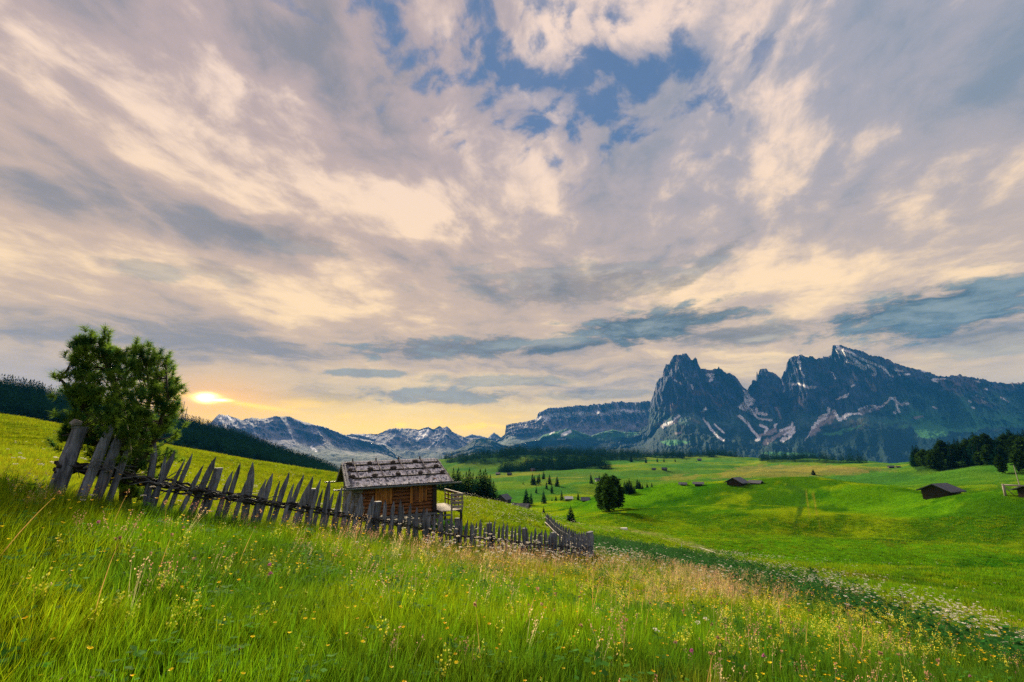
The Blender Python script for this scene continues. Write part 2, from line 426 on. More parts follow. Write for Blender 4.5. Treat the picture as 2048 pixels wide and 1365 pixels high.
# ---------------------------------------------------------------- materials
def mat(name, fn, rough=.8, spec=.25):
    m = bpy.data.materials.new(name); m.use_nodes = True; t = m.node_tree; t.nodes.clear(); b = NB(t)
    out = b.node('ShaderNodeOutputMaterial'); p = b.node('ShaderNodeBsdfPrincipled')
    p.inputs['Roughness'].default_value = rough; p.inputs['Specular IOR Level'].default_value = spec
    t.links.new(p.outputs[0], out.inputs[0])
    fn(b, p, out); return m
def opos(b): return X(b, b.node('ShaderNodeTexCoord').outputs['Object'])
def wpos(b): return X(b, b.node('ShaderNodeNewGeometry').outputs['Position'])
def orand(b): return X(b, b.node('ShaderNodeObjectInfo').outputs['Random'])
def bump(b, p, h, dist, strength=1.):
    n = b.node('ShaderNodeBump'); b.put(n.inputs['Height'], h); n.inputs['Distance'].default_value = dist; n.inputs['Strength'].default_value = strength
    b.l.new(n.outputs[0], p.inputs['Normal'])
def wood(name, dark, light, axis=2, scale=1., warm=None):
    def fn(b, p, out):
        s = [14., 14., 14.]; s[axis] = 1.2
        n = b.node('ShaderNodeMapping'); b.l.new(opos(b).s, n.inputs[0]); n.inputs['Scale'].default_value = [q*scale for q in s]
        r = orand(b); b.put(n.inputs['Location'], b.vec(r*13, r*7, r*31))
        v = X(b, n.outputs[0])
        g = b.noise(v, 1.6, 7, .65, .4); g2 = b.noise(v, 6., 4, .6)
        blot = b.noise(opos(b), 3.1, 4, .6)
        c = b.mix(b.smooth(g, .32, .68), dark, light)
        c = b.mix(b.smooth(g2, .55, .72)*.7, c, tuple(q*.35 for q in dark))
        c = b.mix(b.smooth(blot, .5, .7)*.45, c, warm or tuple(q*.6 for q in light))
        c = b.mix(1, c, b.vec(r*.5+.72, r*.5+.72, r*.5+.74), 'MULTIPLY')
        b.put(p.inputs['Base Color'], c); bump(b, p, g+g2*.4, .02)
    return mat(name, fn, .75)
M_GREYW = wood('weathered_wood', (.038, .042, .058), (.22, .23, .28))
M_GREYX = wood('weathered_wood_lengthwise', (.045, .05, .06), (.20, .205, .225), 0)
M_DARKW = wood('dark_wood', (.012, .010, .010), (.05, .042, .038), 0)
M_TWIG = wood('old_withy', (.012, .011, .012), (.045, .04, .04), 0)
M_LOG = wood('brown_logs', (.06, .020, .008), (.34, .13, .045), 0, .8, (.42, .19, .08))
M_SHUT = wood('orange_boards', (.20, .065, .012), (.50, .20, .04), 2)
def _sh(b, p, out):
    v = opos(b); n = b.node('ShaderNodeMapping'); b.l.new(v.s, n.inputs[0]); n.inputs['Scale'].default_value = (9, 2.5, 2.5)
    g = b.noise(X(b, n.outputs[0]), 1.4, 6, .65); k = b.noise(v, 1.6, 4, .6)
    c = b.mix(b.smooth(g, .36, .60), (.26, .24, .26), (.86, .80, .81)); c = b.mix(b.smooth(k, .52, .70)*.6, c, (.22, .21, .22))
    b.put(p.inputs['Base Color'], c); bump(b, p, g, .02)
M_SHING = mat('silvery_shingle', _sh)
M_PALEW = wood('pale_wood', (.16, .13, .12), (.42, .36, .33), 0)
def _stone(b, p, out):
    v = opos(b); n = b.noise(v, 5, 6, .65); r = orand(b)
    c = b.mix(b.smooth(n, .3, .7), (.10, .09, .09), (.36, .34, .33))
    b.put(p.inputs['Base Color'], b.mix(r*.6, c, (.13, .10, .08))); bump(b, p, n, .03)
M_STONE = mat('field_stone', _stone)
def _rstone(b, p, out):
    v = opos(b); n = b.noise(v, 8, 6, .65)
    b.put(p.inputs['Base Color'], b.mix(b.smooth(n, .3, .7), (.03, .024, .022), (.11, .085, .075))); bump(b, p, n, .03)
M_RSTONE = mat('dark_stone', _rstone)
def _met(b, p, out):
    n = b.noise(opos(b), 4, 4, .6)
    b.put(p.inputs['Base Color'], b.mix(n, (.09, .11, .15), (.22, .25, .30)))
M_GUT = mat('grey_gutter', _met, .5, .5)
def _white(b, p, out):
    n = b.noise(opos(b), 3, 4, .6); b.put(p.inputs['Base Color'], b.mix(n, (.6, .58, .55), (.8, .78, .74)))
M_WHITE = mat('whitewash', _white)
# ---------------------------------------------------------------- ground sheet
def ground_colour(x, y, r):
    z = GZ.ravel() if x.size == GZ.size else ground(x, y)
    px, py = proj(x, y, z)
    front = (y > 0) & (np.abs(np.arctan2(x, y)) < radians(56))
    px = np.where(front, px, 1500); py = np.where(front, py, 1200)
    n1 = fbm(x/7, y/9, 4, 31); n2 = fbm(x/40, y/50, 4, 33); n3 = fbm(x/170, y/120, 4, 35); nd = fbm(x/2.2, y/2.2, 3, 37)
    C = np.empty((len(x), 3))
    def mixc(a, b, t): return a*(1-t[:, None])+np.asarray(b)*t[:, None]
    ss = lambda v, a, b: (lambda q: q*q*(3-2*q))(np.clip((v-a)/(b-a), 0, 1))
    base = mixc(np.tile([.085, .24, .006], (len(x), 1)), (.21, .30, .006), ss(n2+.35*(n1-.5), .38, .62))
    base = mixc(base, (.022, .12, .006), ss(n1*.4+fbm(x/30, y/14, 4, 39)*.6+.25*(nd-.5), .47, .60)*.85)
    far = mixc(np.tile([.10, .20, .022], (len(x), 1)), (.17, .24, .022), ss(n3, .38, .62))
    far = mixc(far, (.25, .20, .06), ss(n3*.6+n2*.4, .55, .66)*.35)
    C = mixc(base, far, ss(r, 170, 420))
    C = mixc(C, (.035, .15, .03), ss(fbm(x/90, y/55, 4, 43), .45, .6)*ss(r, 180, 320)*.75)
    left = ss(-px, -740, -560)*ss(r, 12, 25)*(1-ss(r, 130, 200))
    C = mixc(C, (.27, .29, .006), left*.6*(.6+.8*(n1-.3)))
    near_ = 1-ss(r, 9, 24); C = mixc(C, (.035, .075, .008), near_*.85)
    # brown hayfields on the plateau
    for poly, k in (([(1440, 958), (1430, 945), (1490, 932), (1600, 930), (1720, 935), (1760, 942), (1700, 950), (1560, 955)], .85), ([(1310, 963), (1330, 950), (1390, 950), (1400, 960)], .7), ([(1700, 945), (1640, 938), (1750, 936), (1800, 942)], .6),
                    ([(1010, 975), (1100, 955), (1200, 945), (1180, 960), (1060, 975)], .2)):
        m = inpoly(px+(n2-.5)*60, py+(n1-.5)*8, poly) & (r > 200)
        C = mixc(C, (.27, .20, .07), m*k*(.3+.5*n1))
    # right meadow under the wood: fresh green
    m = ss(px, 1760, 1900)*ss(r, 180, 240); C = mixc(C, (.055, .18, .02), m*.6)
    m = (1-ss(px, 1010, 1100))*ss(r, 600, 900); C = mixc(C, (.05, .14, .03), m*.6)
    # paths and tracks (trodden or differently mown strips)
    def strip(line, w, col, k, rmin, rmax):
        nonlocal C
        d = segdist(px, py*1.0, line); ww = w(py) if callable(w) else w
        t = (1-ss(d+(n1-.5)*4, ww*.5, ww*1.2))*((r > rmin) & (r < rmax))
        C = mixc(C, col, t*k)
    strip([(1150, 1052), (1250, 1060), (1330, 1075), (1400, 1095), (1450, 1115), (1500, 1128)], 5, (.38, .36, .16), .75, 38, 90)
    strip([(1575, 972), (1610, 985), (1600, 1020), (1588, 1058)], 6, (.035, .11, .012), .8, 60, 170)
    strip([(1625, 985), (1632, 1020), (1640, 1055)], 2.2, (.25, .22, .03), .6, 60, 170)
    strip([(1612, 985), (1617, 1020), (1620, 1055)], 2., (.25, .22, .03), .5, 60, 170)
    strip([(1520, 1056), (1620, 1068), (1760, 1074), (1900, 1078), (2060, 1079)], 3, (.33, .34, .08), .8, 40, 90)
    strip([(1540, 1064), (1620, 1074), (1760, 1080), (1870, 1084)], 2.5, (.02, .06, .008), .7, 40, 90)
    strip([(1400, 1095), (1560, 1130), (1700, 1148), (1850, 1163), (2060, 1185)], 4, (.03, .08, .01), .5, 20, 60)
    # the flowery crest beyond the hut: pale umbels seen edge-on
    m = inpoly(px, py, [(905, 990), (1000, 1008), (1160, 1055), (1130, 1075), (1050, 1060), (930, 1040)]) & (r < 62) & (r > 25)
    C = mixc(C, (.42, .38, .22), m*.35*ss(nd, .45, .6))
    # lush dark growth in the ditch
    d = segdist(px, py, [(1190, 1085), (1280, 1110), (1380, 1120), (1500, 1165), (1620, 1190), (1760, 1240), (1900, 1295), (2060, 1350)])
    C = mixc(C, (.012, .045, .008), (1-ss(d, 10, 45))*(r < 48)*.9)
    # forest floor is dark
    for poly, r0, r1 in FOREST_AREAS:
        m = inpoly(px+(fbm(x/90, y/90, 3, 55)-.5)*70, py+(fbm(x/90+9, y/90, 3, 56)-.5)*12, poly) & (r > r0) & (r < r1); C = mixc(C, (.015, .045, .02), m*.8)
    return np.clip(C, .004, .6)
FOREST_AREAS = [
 ([(-900, 700), (0, 760), (60, 785), (120, 808), (160, 815), (160, 870), (0, 838), (-900, 800)], 330, 1000),
 ([(110, 802), (370, 842), (410, 848), (500, 885), (600, 918), (675, 946), (675, 990), (340, 905), (110, 860)], 500, 1200),
 ([(885, 925), (890, 914), (960, 902), (1060, 901), (1060, 916), (960, 926)], 850, 1800),
 ([(1010, 918), (1010, 898), (1290, 904), (1290, 920), (1200, 922), (1080, 917)], 1000, 1800),
 ([(1012, 946), (1020, 934), (1085, 924), (1200, 926), (1215, 940), (1150, 944), (1080, 944)], 760, 1180),
 ([(1300, 905), (1530, 905), (1530, 914), (1300, 916)], 1100, 1800),
 ([(1535, 913), (1640, 918), (1740, 929), (1720, 934), (1535, 924)], 900, 1700),
 ([(1832, 945), (1850, 924), (1950, 898), (2048, 872), (2400, 800), (2400, 905), (2048, 930), (1960, 932), (1900, 942)], 300, 700)]
def ground_material():
    def fn(b, p, out):
        P = wpos(b)
        c = b.attr('tint')
        g = b.noise(P, 1.1, 6, .68); g2 = b.noise(P, .16, 5, .6); g3 = b.noise(P, 9., 3, .7)
        c = b.mix(1, c, b.ramp(g, [(.25, (.55, .62, .6)), (.5, (1, 1, 1)), (.75, (1.45, 1.32, 1.1))]), 'MULTIPLY')
        c = b.mix(1, c, b.ramp(g2, [(.3, (.72, .82, .8)), (.7, (1.25, 1.15, 1.1))]), 'MULTIPLY')
        g4 = b.noise(P, 3.6, 4, .75)
        c = b.mix(1, c, b.ramp(g3*.5+g4*.5, [(.30, (.45, .55, .5)), (.5, (1, 1, 1)), (.68, (1.5, 1.4, 1.2))]), 'MULTIPLY')
        b.put(p.inputs['Base Color'], c)
        bump(b, p, g*.35+g3*.5, .9, .9)
        # grass lets low sun through: a share of the light crosses the blades
        tr = b.node('ShaderNodeBsdfTranslucent'); b.put(tr.inputs[0], c)
        mx = b.node('ShaderNodeMixShader'); mx.inputs[0].default_value = .0
        b.l.new(p.outputs[0], mx.inputs[1]); b.l.new(tr.outputs[0], mx.inputs[2]); b.l.new(mx.outputs[0], out.inputs[0])
    return mat('meadow', fn, .95, .0)
M_GROUND = ground_material()
def make_ground():
    nr, na = GZ.shape
    V = np.stack([GX, GY, GZ], -1).reshape(-1, 3)
    i = np.arange(nr-1)[:, None]*na; j = np.arange(na)[None]; j2 = (j+1) % na
    Q = np.stack([i+j, i+j2, i+na+j2, i+na+j], -1).reshape(-1, 4)[:, ::-1]
    Q = Q[:, ::-1]
    # normals up: order a -> increasing az is clockwise from above
    Q = Q[:, ::-1] if False else Q
    me = big_mesh('meadow_ground', V, Q, M_GROUND)
    if me.polygons[200*na+400].normal.z < 0: me.flip_normals()
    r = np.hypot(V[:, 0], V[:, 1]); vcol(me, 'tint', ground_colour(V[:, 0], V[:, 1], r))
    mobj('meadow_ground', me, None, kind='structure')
make_ground()

# ---------------------------------------------------------------- mountains
def rock_material(name, rock_a, rock_b, warm, green, dark_green, sc):
    def fn(b, p, out):
        P = b.vm('SCALE', wpos(b), sc)
        m = b.attr('cover')                      # R snow, G grass, B forest, A scree
        n = b.node('ShaderNodeSeparateColor'); b.l.new(m.s, n.inputs[0])
        snow, grass, wood_ = (X(b, n.outputs[i]) for i in range(3))
        mp = b.node('ShaderNodeMapping'); b.l.new(P.s, mp.inputs[0]); mp.inputs['Scale'].default_value = (1, 1, .35)
        st = b.node('ShaderNodeMapping'); b.l.new(P.s, st.inputs[0]); st.inputs['Scale'].default_value = (.3, .3, 2.2)
        g = b.noise(X(b, mp.outputs[0]), 6, 8, .68, .3); s2 = b.noise(X(b, st.outputs[0]), 5, 5, .6, .4)
        k = b.noise(P, 2.2, 5, .55)
        c = b.mix(b.smooth(g, .38, .60), rock_a, rock_b)
        c = b.mix(b.smooth(s2, .55, .72)*.4, c, rock_a)
        c = b.mix(b.smooth(k, .56, .68)*.6, c, warm)
        gr = b.mix(b.noise(P, 14, 5, .6), green, dark_green)
        c = b.mix(grass, c, gr)
        wd = b.mix(b.smooth(b.noise(P, 60, 4, .7), .35, .65), (.004, .022, .024), (.014, .048, .042))
        c = b.mix(wood_, c, wd)
        c = b.mix(b.attr('cover', out='Alpha'), c, b.mix(g, (.30, .25, .24), (.42, .35, .33)))
        c = b.mix(snow, c, (.90, .87, .88))
        b.put(p.inputs['Base Color'], c); bump(b, p, g+k*.5, 40., 1.)
    return mat(name, fn, .9, .1)
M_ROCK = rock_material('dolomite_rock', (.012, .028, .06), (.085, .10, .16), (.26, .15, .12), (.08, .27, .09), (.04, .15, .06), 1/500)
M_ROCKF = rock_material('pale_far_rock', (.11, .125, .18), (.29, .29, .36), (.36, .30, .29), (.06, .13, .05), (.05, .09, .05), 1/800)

def mountain(name, crest, r, foot_py, depth, mt, label, az_step=.045, nt=150, cliff=.5, amp=160., freq=60., jag=2., seed=0, smooth_px=60, paint=None, cat='mountain', nsmooth=1., gully=1.):
    c = np.array(crest, float)
    a, t = ray(c[:, 0], c[:, 1])
    A = np.arange(a[0], a[-1], radians(az_step)); n = len(A)
    T = np.interp(A, a, t)
    pxs = np.interp(A, a, c[:, 0])
    jn = (fbm(np.degrees(A)*9, A*0+seed, 5, seed, .62)-.5)*2+(fbm(np.degrees(A)*3, A*0+seed+9, 3, seed+40, .6, True)-.6)
    T = T+jn*jag/F
    w = max(3, int(smooth_px/F/radians(az_step))|1); k = np.hanning(w+2)[1:-1]; k /= k.sum()
    Ts = np.convolve(np.pad(T, w//2, mode='edge'), k, 'valid')[:n]
    fp = np.interp(pxs, [q[0] for q in foot_py], [q[1] for q in foot_py])
    af, tf = ray(pxs, fp); rf = r-depth
    zf = rf*tf                                         # foot height relative to the eye
    tt = np.linspace(0, 1, nt)[:, None]
    bl = tt**2.2
    zt = (r*T)[None]*bl+(r*Ts)[None]*(1-bl)
    s0 = 1-cliff
    # plan distance: slope covers most of the depth, the wall only the last part
    rr = rf+depth*np.interp(tt, [0, s0, 1], [0, .72, 1.])
    zz = zf[None]+(zt-zf[None])*tt
    Ad = np.degrees(A)[None]
    wallm = np.clip((tt-s0*.6)/.25, 0, 1)
    big = fbm(Ad*freq/110+tt*.9, tt*1.7+seed, 4, seed+3, .5, True)
    rib = fbm(Ad*freq/16+tt*2.5+big*3.2, tt*5.2+big*2+seed, 5, seed+7, .55, True)
    fine = fbm(Ad*freq/3.5+rib, tt*14+seed, 4, seed+11, .6)
    edge = np.clip((1-tt)/.03, 0, 1)
    disp = ((big-.5)*4.2+(rib-.5)*1.1+(fine-.5)*.5)*amp
    rr = rr-disp*(.06+.94*wallm)*edge
    ledge = (fbm(Ad*freq/25, tt*9+seed, 4, seed+21)-.5)*.05*(zt-zf[None])
    zz = zz+ledge*edge*np.clip(tt/.1, 0, 1)
    low = (fbm(Ad*.45, tt*9+seed, 5, seed+25)-.5)*.16*(zt-zf[None])*(1-wallm)*np.clip(tt/.1, 0, 1)+(fbm(Ad*1.8+3, tt*50+seed, 4, seed+29)-.5)*.03*(zt-zf[None])*(1-wallm)*np.clip(tt/.1, 0, 1)
    zz = zz+low
    # the far side
    back = np.array([[.25], [.6], [1.]])
    rb = r+depth*back*.8+np.zeros((1, n)); zb = (r*T)[None]*(1-back*.8)+zf[None]*back*.8-(fbm(Ad*2, back*4, 3, 5)-.5)*100*back
    # a skirt below the foot so nothing floats
    Rr = np.vstack([np.full((1, n), rf-40.), rr, rb]); Zz = np.vstack([zf[None]-350, zz, zb-200*np.array([[0], [.5], [1]])])
    Xx = Rr*np.sin(A)[None]; Yy = Rr*np.cos(A)[None]; Zz = Zz+EYE
    V = np.stack([Xx, Yy, Zz], -1).reshape(-1, 3); m = Rr.shape[0]
    i = np.arange(m-1)[:, None]*n; j = np.arange(n-1)[None]
    Q = np.stack([i+j, i+j+1, i+n+j+1, i+n+j], -1).reshape(-1, 4)
    me = big_mesh(name, V, Q, mt)
    N = np.zeros(len(V)*3, np.float32); me.vertices.foreach_get('normal', N); N = N.reshape(-1, 3)
    if N[len(N)//3, 1] > 0: me.flip_normals(); N = -N
    px, py = proj(V[:, 0], V[:, 1], V[:, 2])
    n1 = fbm(V[:, 0]/60+V[:, 2]/40, V[:, 1]/90+V[:, 2]/35, 4, 61+seed); n2 = fbm(px/7., py/5., 4, 71+seed); n3 = fbm(px/2.6, py/2., 3, 75)
    cov = np.zeros((len(V), 4)); hrel = (np.vstack([tt*0, tt, back*0+1])[:, :1] if False else np.concatenate([[0], tt[:, 0], [1]*3]))
    hrel = np.repeat(hrel, n)
    if paint: paint(cov, px, py, N, n1, n2, n3, hrel)
    vcol(me, 'cover', np.clip(cov, 0, 1))
    return mobj(name, me, None, label=label, category=cat)
def ss(v, a, b):
    q = np.clip((v-a)/(b-a), 0, 1); return q*q*(3-2*q)
Z5 = lambda *p: [(1270+x*.21, 670+y*.21) for x, y in p]
Z6 = lambda *p: [(1620+x*.2637, 670+y*.2637) for x, y in p]
Z7 = lambda *p: [(340+x*.4785, 740+y*.4785) for x, y in p]

SNOW_L = [(Z5((640, 785), (715, 880), (760, 945), (845, 1010)), 2.0), (Z5((985, 770), (1070, 835), (1130, 920), (1190, 995)), 2.6), (Z5((1180, 990), (1160, 1005)), 3),
 (Z5((270, 880), (285, 820)), 2.4), (Z5((285, 880), (420, 770)), 1.6), (Z5((755, 850), (790, 885), (850, 935)), 1.4), (Z5((640, 745), (675, 695)), 1.5),
 (Z5((1050, 545), (1070, 610), (1050, 660), (1010, 685), (1100, 725), (1150, 755)), 5.5), (Z5((1090, 600), (1120, 625), (1060, 680)), 4.5), (Z5((1150, 700), (1160, 750), (1240, 755)), 3.), (Z5((975, 683), (1100, 735), (1180, 800), (1300, 810)), 1.6),
 (Z5((1190, 860), (1260, 890), (1240, 930)), 2.6), (Z5((1330, 880), (1350, 850)), 2), (Z5((1380, 915), (1480, 885), (1500, 840)), 2.4), (Z5((1500, 850), (1510, 920), (1450, 985), (1390, 1005)), 3.2), (Z5((1430, 950), (1480, 920)), 2.5),
 (Z5((700, 385), (745, 385), (715, 440)), 3.4), (Z5((540, 480), (550, 510)), 2.4), (Z5((380, 430), (395, 445)), 1.6), (Z5((430, 455), (440, 470)), 1.5), (Z5((1560, 200), (1570, 330), (1610, 400)), 1.4), (Z5((1500, 470), (1560, 465), (1650, 500), (1720, 502)), 2.),
 (Z5((1600, 480), (1670, 510)), 2.4), (Z5((1390, 430), (1410, 470)), 1.8), (Z5((1700, 880), (1760, 800), (1830, 760), (1840, 700)), 3.0), (Z5((1720, 850), (1800, 790)), 3.4), (Z5((1890, 720), (1920, 760), (1940, 810), (2048, 750)), 2.4),
 (Z5((1920, 610), (1980, 590), (2030, 555)), 1.6), (Z5((1620, 1010), (1760, 770)), 0.1),
 (Z6((205, 85), (235, 125), (300, 165), (420, 255)), 3.2), (Z6((215, 100), (300, 130), (380, 180), (470, 215), (530, 240)), 2.3), (Z6((200, 130), (260, 150)), 2.6), (Z6((280, 200), (350, 225), (410, 260)), 3.0), (Z6((430, 230), (480, 255), (500, 290), (480, 300)), 3.2),
 (Z6((545, 245), (580, 280), (625, 315)), 2.6), (Z6((650, 260), (670, 300)), 2.6), (Z6((655, 275), (700, 275)), 2.2), (Z6((700, 300), (755, 300)), 1.6), (Z6((930, 340), (970, 338)), 1.6), (Z6((940, 352), (960, 356)), 1.8), (Z6((990, 335), (1020, 335)), 1.2),
 (Z6((610, 485), (640, 480), (660, 520), (700, 530), (740, 520)), 2.6), (Z6((660, 520), (670, 580), (640, 590)), 2.6), (Z6((370, 570), (430, 540), (500, 540)), 1.7), (Z6((500, 555), (560, 530), (610, 490)), 1.3), (Z6((260, 640), (310, 600), (380, 600)), 1.7), (Z6((445, 580), (490, 545), (530, 545)), 1.4),
 (Z6((200, 490), (260, 475), (290, 440)), 1.3), (Z6((310, 390), (335, 378)), 1.3), (Z6((165, 285), (185, 330)), 1.), (Z6((1260, 460), (1310, 475)), 1.2), (Z6((1450, 475), (1510, 512)), 1.3), (Z6((1310, 405), (1345, 415)), 1.3), (Z6((1235, 345), (1280, 356)), 1.), (Z6((935, 548), (955, 556)), 1.5),
 (Z6((1205, 500), (1220, 510)), 1.3), (Z6((1235, 552), (1250, 558)), 1.5), (Z6((1290, 490), (1345, 515)), 1.1), (Z6((880, 285), (850, 275)), .9)]
SCREE_L = [(Z5((1240, 1030), (1340, 970), (1440, 920), (1500, 900)), 6), (Z5((1680, 940), (1750, 860), (1840, 780), (1890, 740)), 7.5), (Z5((1900, 760), (1850, 830)), 6), (Z5((240, 850), (270, 880), (400, 820)), 3.5), (Z5((1190, 960), (1290, 930), (1340, 900)), 4),
 (Z6((380, 590), (440, 560), (510, 560)), 6), (Z6((1230, 475), (1290, 510), (1380, 535)), 5), (Z5((1340, 690), (1370, 760), (1390, 800)), 3), (Z5((390, 940), (440, 935)), 3), (Z6((780, 630), (850, 620)), 3),
 (Z6((325, 290), (345, 340)), 4), (Z6((310, 340), (320, 380)), 3.5), (Z6((430, 340), (450, 390), (490, 420)), 5), (Z6((480, 370), (490, 400)), 4), (Z6((600, 380), (610, 430)), 4), (Z5((1560, 600), (1590, 680)), 4)]
ALPS = [Z6((70, 760), (180, 735), (300, 705), (410, 682), (380, 705), (250, 735), (240, 765)), Z6((700, 620), (790, 585), (860, 590), (950, 640), (1100, 655), (1280, 660), (1450, 660), (1623, 660), (1623, 690), (1480, 700), (1400, 695), (1290, 720), (1240, 740), (1060, 735), (1040, 770), (900, 790), (820, 780), (780, 700), (790, 640)),
        Z5((230, 1020), (300, 990), (420, 1000), (540, 1012), (420, 1050), (330, 1060)), Z5((1600, 300), (1601, 301), (1600, 302)), Z6((-400, 890), (-200, 885), (80, 900), (60, 915), (-300, 915)), Z6((1440, 620), (1640, 640), (1640, 655), (1470, 650))]
def paint_L(cov, px, py, N, n1, n2, n3, h):
    wx = px+(n2-.5)*9+(n3-.5)*3; wy = py+(n2-.5)*4+(n3-.5)*3
    s = np.zeros(len(px))
    for line, w in SNOW_L:
        d = segdist(wx, wy, line); s = np.maximum(s, 1-ss(d, w*.85, w*.85+.9))
    s *= 1-.6*ss(n3, .62, .72)
    sp = ss(N[:, 2], .45, .75)*ss(n2*.5+n3*.5, .63, .67)*ss(h, .45, .6)      # odd flecks on ledges
    s = np.maximum(s, sp*.9)
    sc = np.zeros(len(px))
    for line, w in SCREE_L:
        d = segdist(px+(n2-.5)*8, py+(n2-.5)*5, line); sc = np.maximum(sc, (1-ss(d, w*.5, w*1.1))*.85)
    tree = 1-ss(py*-1, -868-8*(n2-.5)*3, -846-8*(n2-.5)*3)
    tree = np.maximum(ss(py+(n2-.5)*26+(n1-.5)*20, 846, 862), 0)*(1-ss(-px, -1330, -1290)*.3)
    tree = np.maximum(tree, ss(-px, -1315, -1285)*ss(py, 812, 850))
    gr = np.zeros(len(px))
    for poly in ALPS: gr = np.maximum(gr, inpoly(px+(n2-.5)*12, py+(n2-.5)*6, poly)*1.)
    alp = ss(px, 1700, 1850)*ss(py+(n2-.5)*22, 775, 800)*.55+ss(py+(n1-.5)*30, 800, 850)*.35
    cov[:, 0] = s; cov[:, 1] = np.clip(np.maximum(gr, alp*(1-tree)), 0, 1); cov[:, 2] = tree*(1-gr); cov[:, 3] = sc
    cov[:, 2] *= 1-sc; cov[:, 1] *= 1-sc*.8
L_CREST = [(1110, 912), (1180, 895), (1240, 874), (1275, 862), (1296, 850)]+Z5((145, 650), (190, 520), (205, 450), (235, 415), (262, 400), (270, 330), (290, 285), (330, 270), (345, 240), (375, 205), (410, 195), (455, 182), (495, 190), (520, 220), (535, 245), (570, 215), (590, 230), (600, 280), (630, 325), (700, 335),
 (780, 325), (795, 297), (810, 330), (850, 365), (930, 380), (970, 410), (1000, 460), (1040, 510), (1070, 535), (1090, 505), (1110, 470), (1115, 430), (1150, 430), (1160, 350), (1172, 385), (1190, 325), (1220, 317), (1255, 325), (1270, 350), (1320, 360), (1360, 390), (1390, 425), (1420, 355),
 (1435, 330), (1440, 280), (1470, 225), (1510, 205), (1545, 205), (1570, 192), (1620, 205), (1690, 215), (1725, 245), (1790, 210), (1870, 205), (1885, 110), (1915, 90))+Z6((240, 82), (300, 100), (360, 118), (400, 125), (450, 155), (520, 175), (640, 215), (760, 250), (900, 280), (980, 315), (1050, 328),
 (1100, 310), (1160, 312), (1280, 335), (1400, 360), (1480, 368), (1623, 360))+[(2200, 778), (2500, 800)]
mountain('rocky_mountain', L_CREST, 6500, [(1110, 925), (1240, 922), (1350, 925), (1750, 945), (2500, 950)], 2600, M_ROCK, 'dark blue jagged rock massif with snow gullies and pointed slab summit at right', az_step=.032, nt=300, cliff=.62, amp=170, freq=42, jag=1.7, seed=3, smooth_px=50, paint=paint_L)

def paint_S(cov, px, py, N, n1, n2, n3, h):
    band = np.interp(px, [1070, 1110, 1160, 1200, 1240, 1310], [838, 831, 829, 828, 825, 822])
    s = (1-ss(np.abs(py+(n2-.5)*10-band), 2.6, 5.5))*ss(px, 1066, 1080)
    s = np.maximum(s, ss(n2*.5+n3*.5, .64, .70)*ss(-py, -870, -840)*.7)
    for line, w in [(Z7((1570, 210), (1590, 200)), 4), (Z7((1630, 270), (1660, 255)), 2), (Z7((1720, 215), (1700, 235)), 2), (Z7((1915, 200), (1910, 215)), 2)]:
        s = np.maximum(s, 1-ss(segdist(px, py, line), w*.5, w*1.2))
    cov[:, 0] = s*.9; cov[:, 3] = (1-ss(np.abs(py+(n2-.5)*14-852), 5, 14))*.35
    cov[:, 1] = ss(py+(n2-.5)*20, 866, 880)*.7
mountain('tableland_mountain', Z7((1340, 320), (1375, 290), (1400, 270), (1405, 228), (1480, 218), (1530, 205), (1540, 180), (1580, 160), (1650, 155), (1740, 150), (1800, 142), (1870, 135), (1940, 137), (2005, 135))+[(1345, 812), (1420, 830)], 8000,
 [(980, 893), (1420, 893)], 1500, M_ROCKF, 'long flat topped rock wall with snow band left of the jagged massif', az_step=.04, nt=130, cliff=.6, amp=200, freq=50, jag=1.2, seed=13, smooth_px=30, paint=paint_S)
def paint_F(cov, px, py, N, n1, n2, n3, h):
    s = ss(n2*.6+n3*.4, .62, .68)*ss(-py, -872, -850)*.4
    for line, w in [(Z7((1640, 270), (1660, 255)), 3.5), (Z7((1590, 270), (1605, 258)), 2.), (Z7((200, 195), (230, 200)), 4), (Z7((240, 195), (270, 212)), 4), (Z7((1035, 285), (1075, 270), (1080, 250)), 4), (Z7((1045, 262), (1075, 242)), 4), (Z7((745, 272), (830, 278)), 1.6), (Z7((1080, 330), (1105, 300)), 1.6), (Z7((1110, 315), (1125, 295)), 1.6), (Z7((590, 320), (610, 340)), 2)]:
        s = np.maximum(s, 1-ss(segdist(px+(n2-.5)*7, py+(n3-.5)*4, line), w*.4, w*1.2))
    cov[:, 0] = s; cov[:, 3] = ss(n1, .5, .62)*.5*ss(h, .2, .4)
    cov[:, 2] = ss(py+(n2-.5)*16, 905, 918)*.8; cov[:, 1] = ss(py+(n1-.5)*30, 882, 905)*.6
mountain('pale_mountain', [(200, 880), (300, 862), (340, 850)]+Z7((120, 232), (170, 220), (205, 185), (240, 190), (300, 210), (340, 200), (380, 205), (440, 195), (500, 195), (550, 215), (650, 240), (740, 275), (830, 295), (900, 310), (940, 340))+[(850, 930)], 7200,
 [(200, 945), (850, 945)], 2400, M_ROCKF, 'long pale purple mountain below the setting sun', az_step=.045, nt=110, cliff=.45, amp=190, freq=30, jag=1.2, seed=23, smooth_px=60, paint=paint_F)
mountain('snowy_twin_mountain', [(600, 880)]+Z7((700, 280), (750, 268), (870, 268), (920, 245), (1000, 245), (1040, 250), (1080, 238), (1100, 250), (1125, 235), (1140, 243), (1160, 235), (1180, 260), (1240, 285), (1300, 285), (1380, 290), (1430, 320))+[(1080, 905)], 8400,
 [(600, 940), (1080, 940)], 2600, M_ROCKF, 'pale mountain with twin knobs and snow streaks above the hut roof', az_step=.045, nt=110, cliff=.5, amp=190, freq=34, jag=1.3, seed=33, smooth_px=40, paint=paint_F)
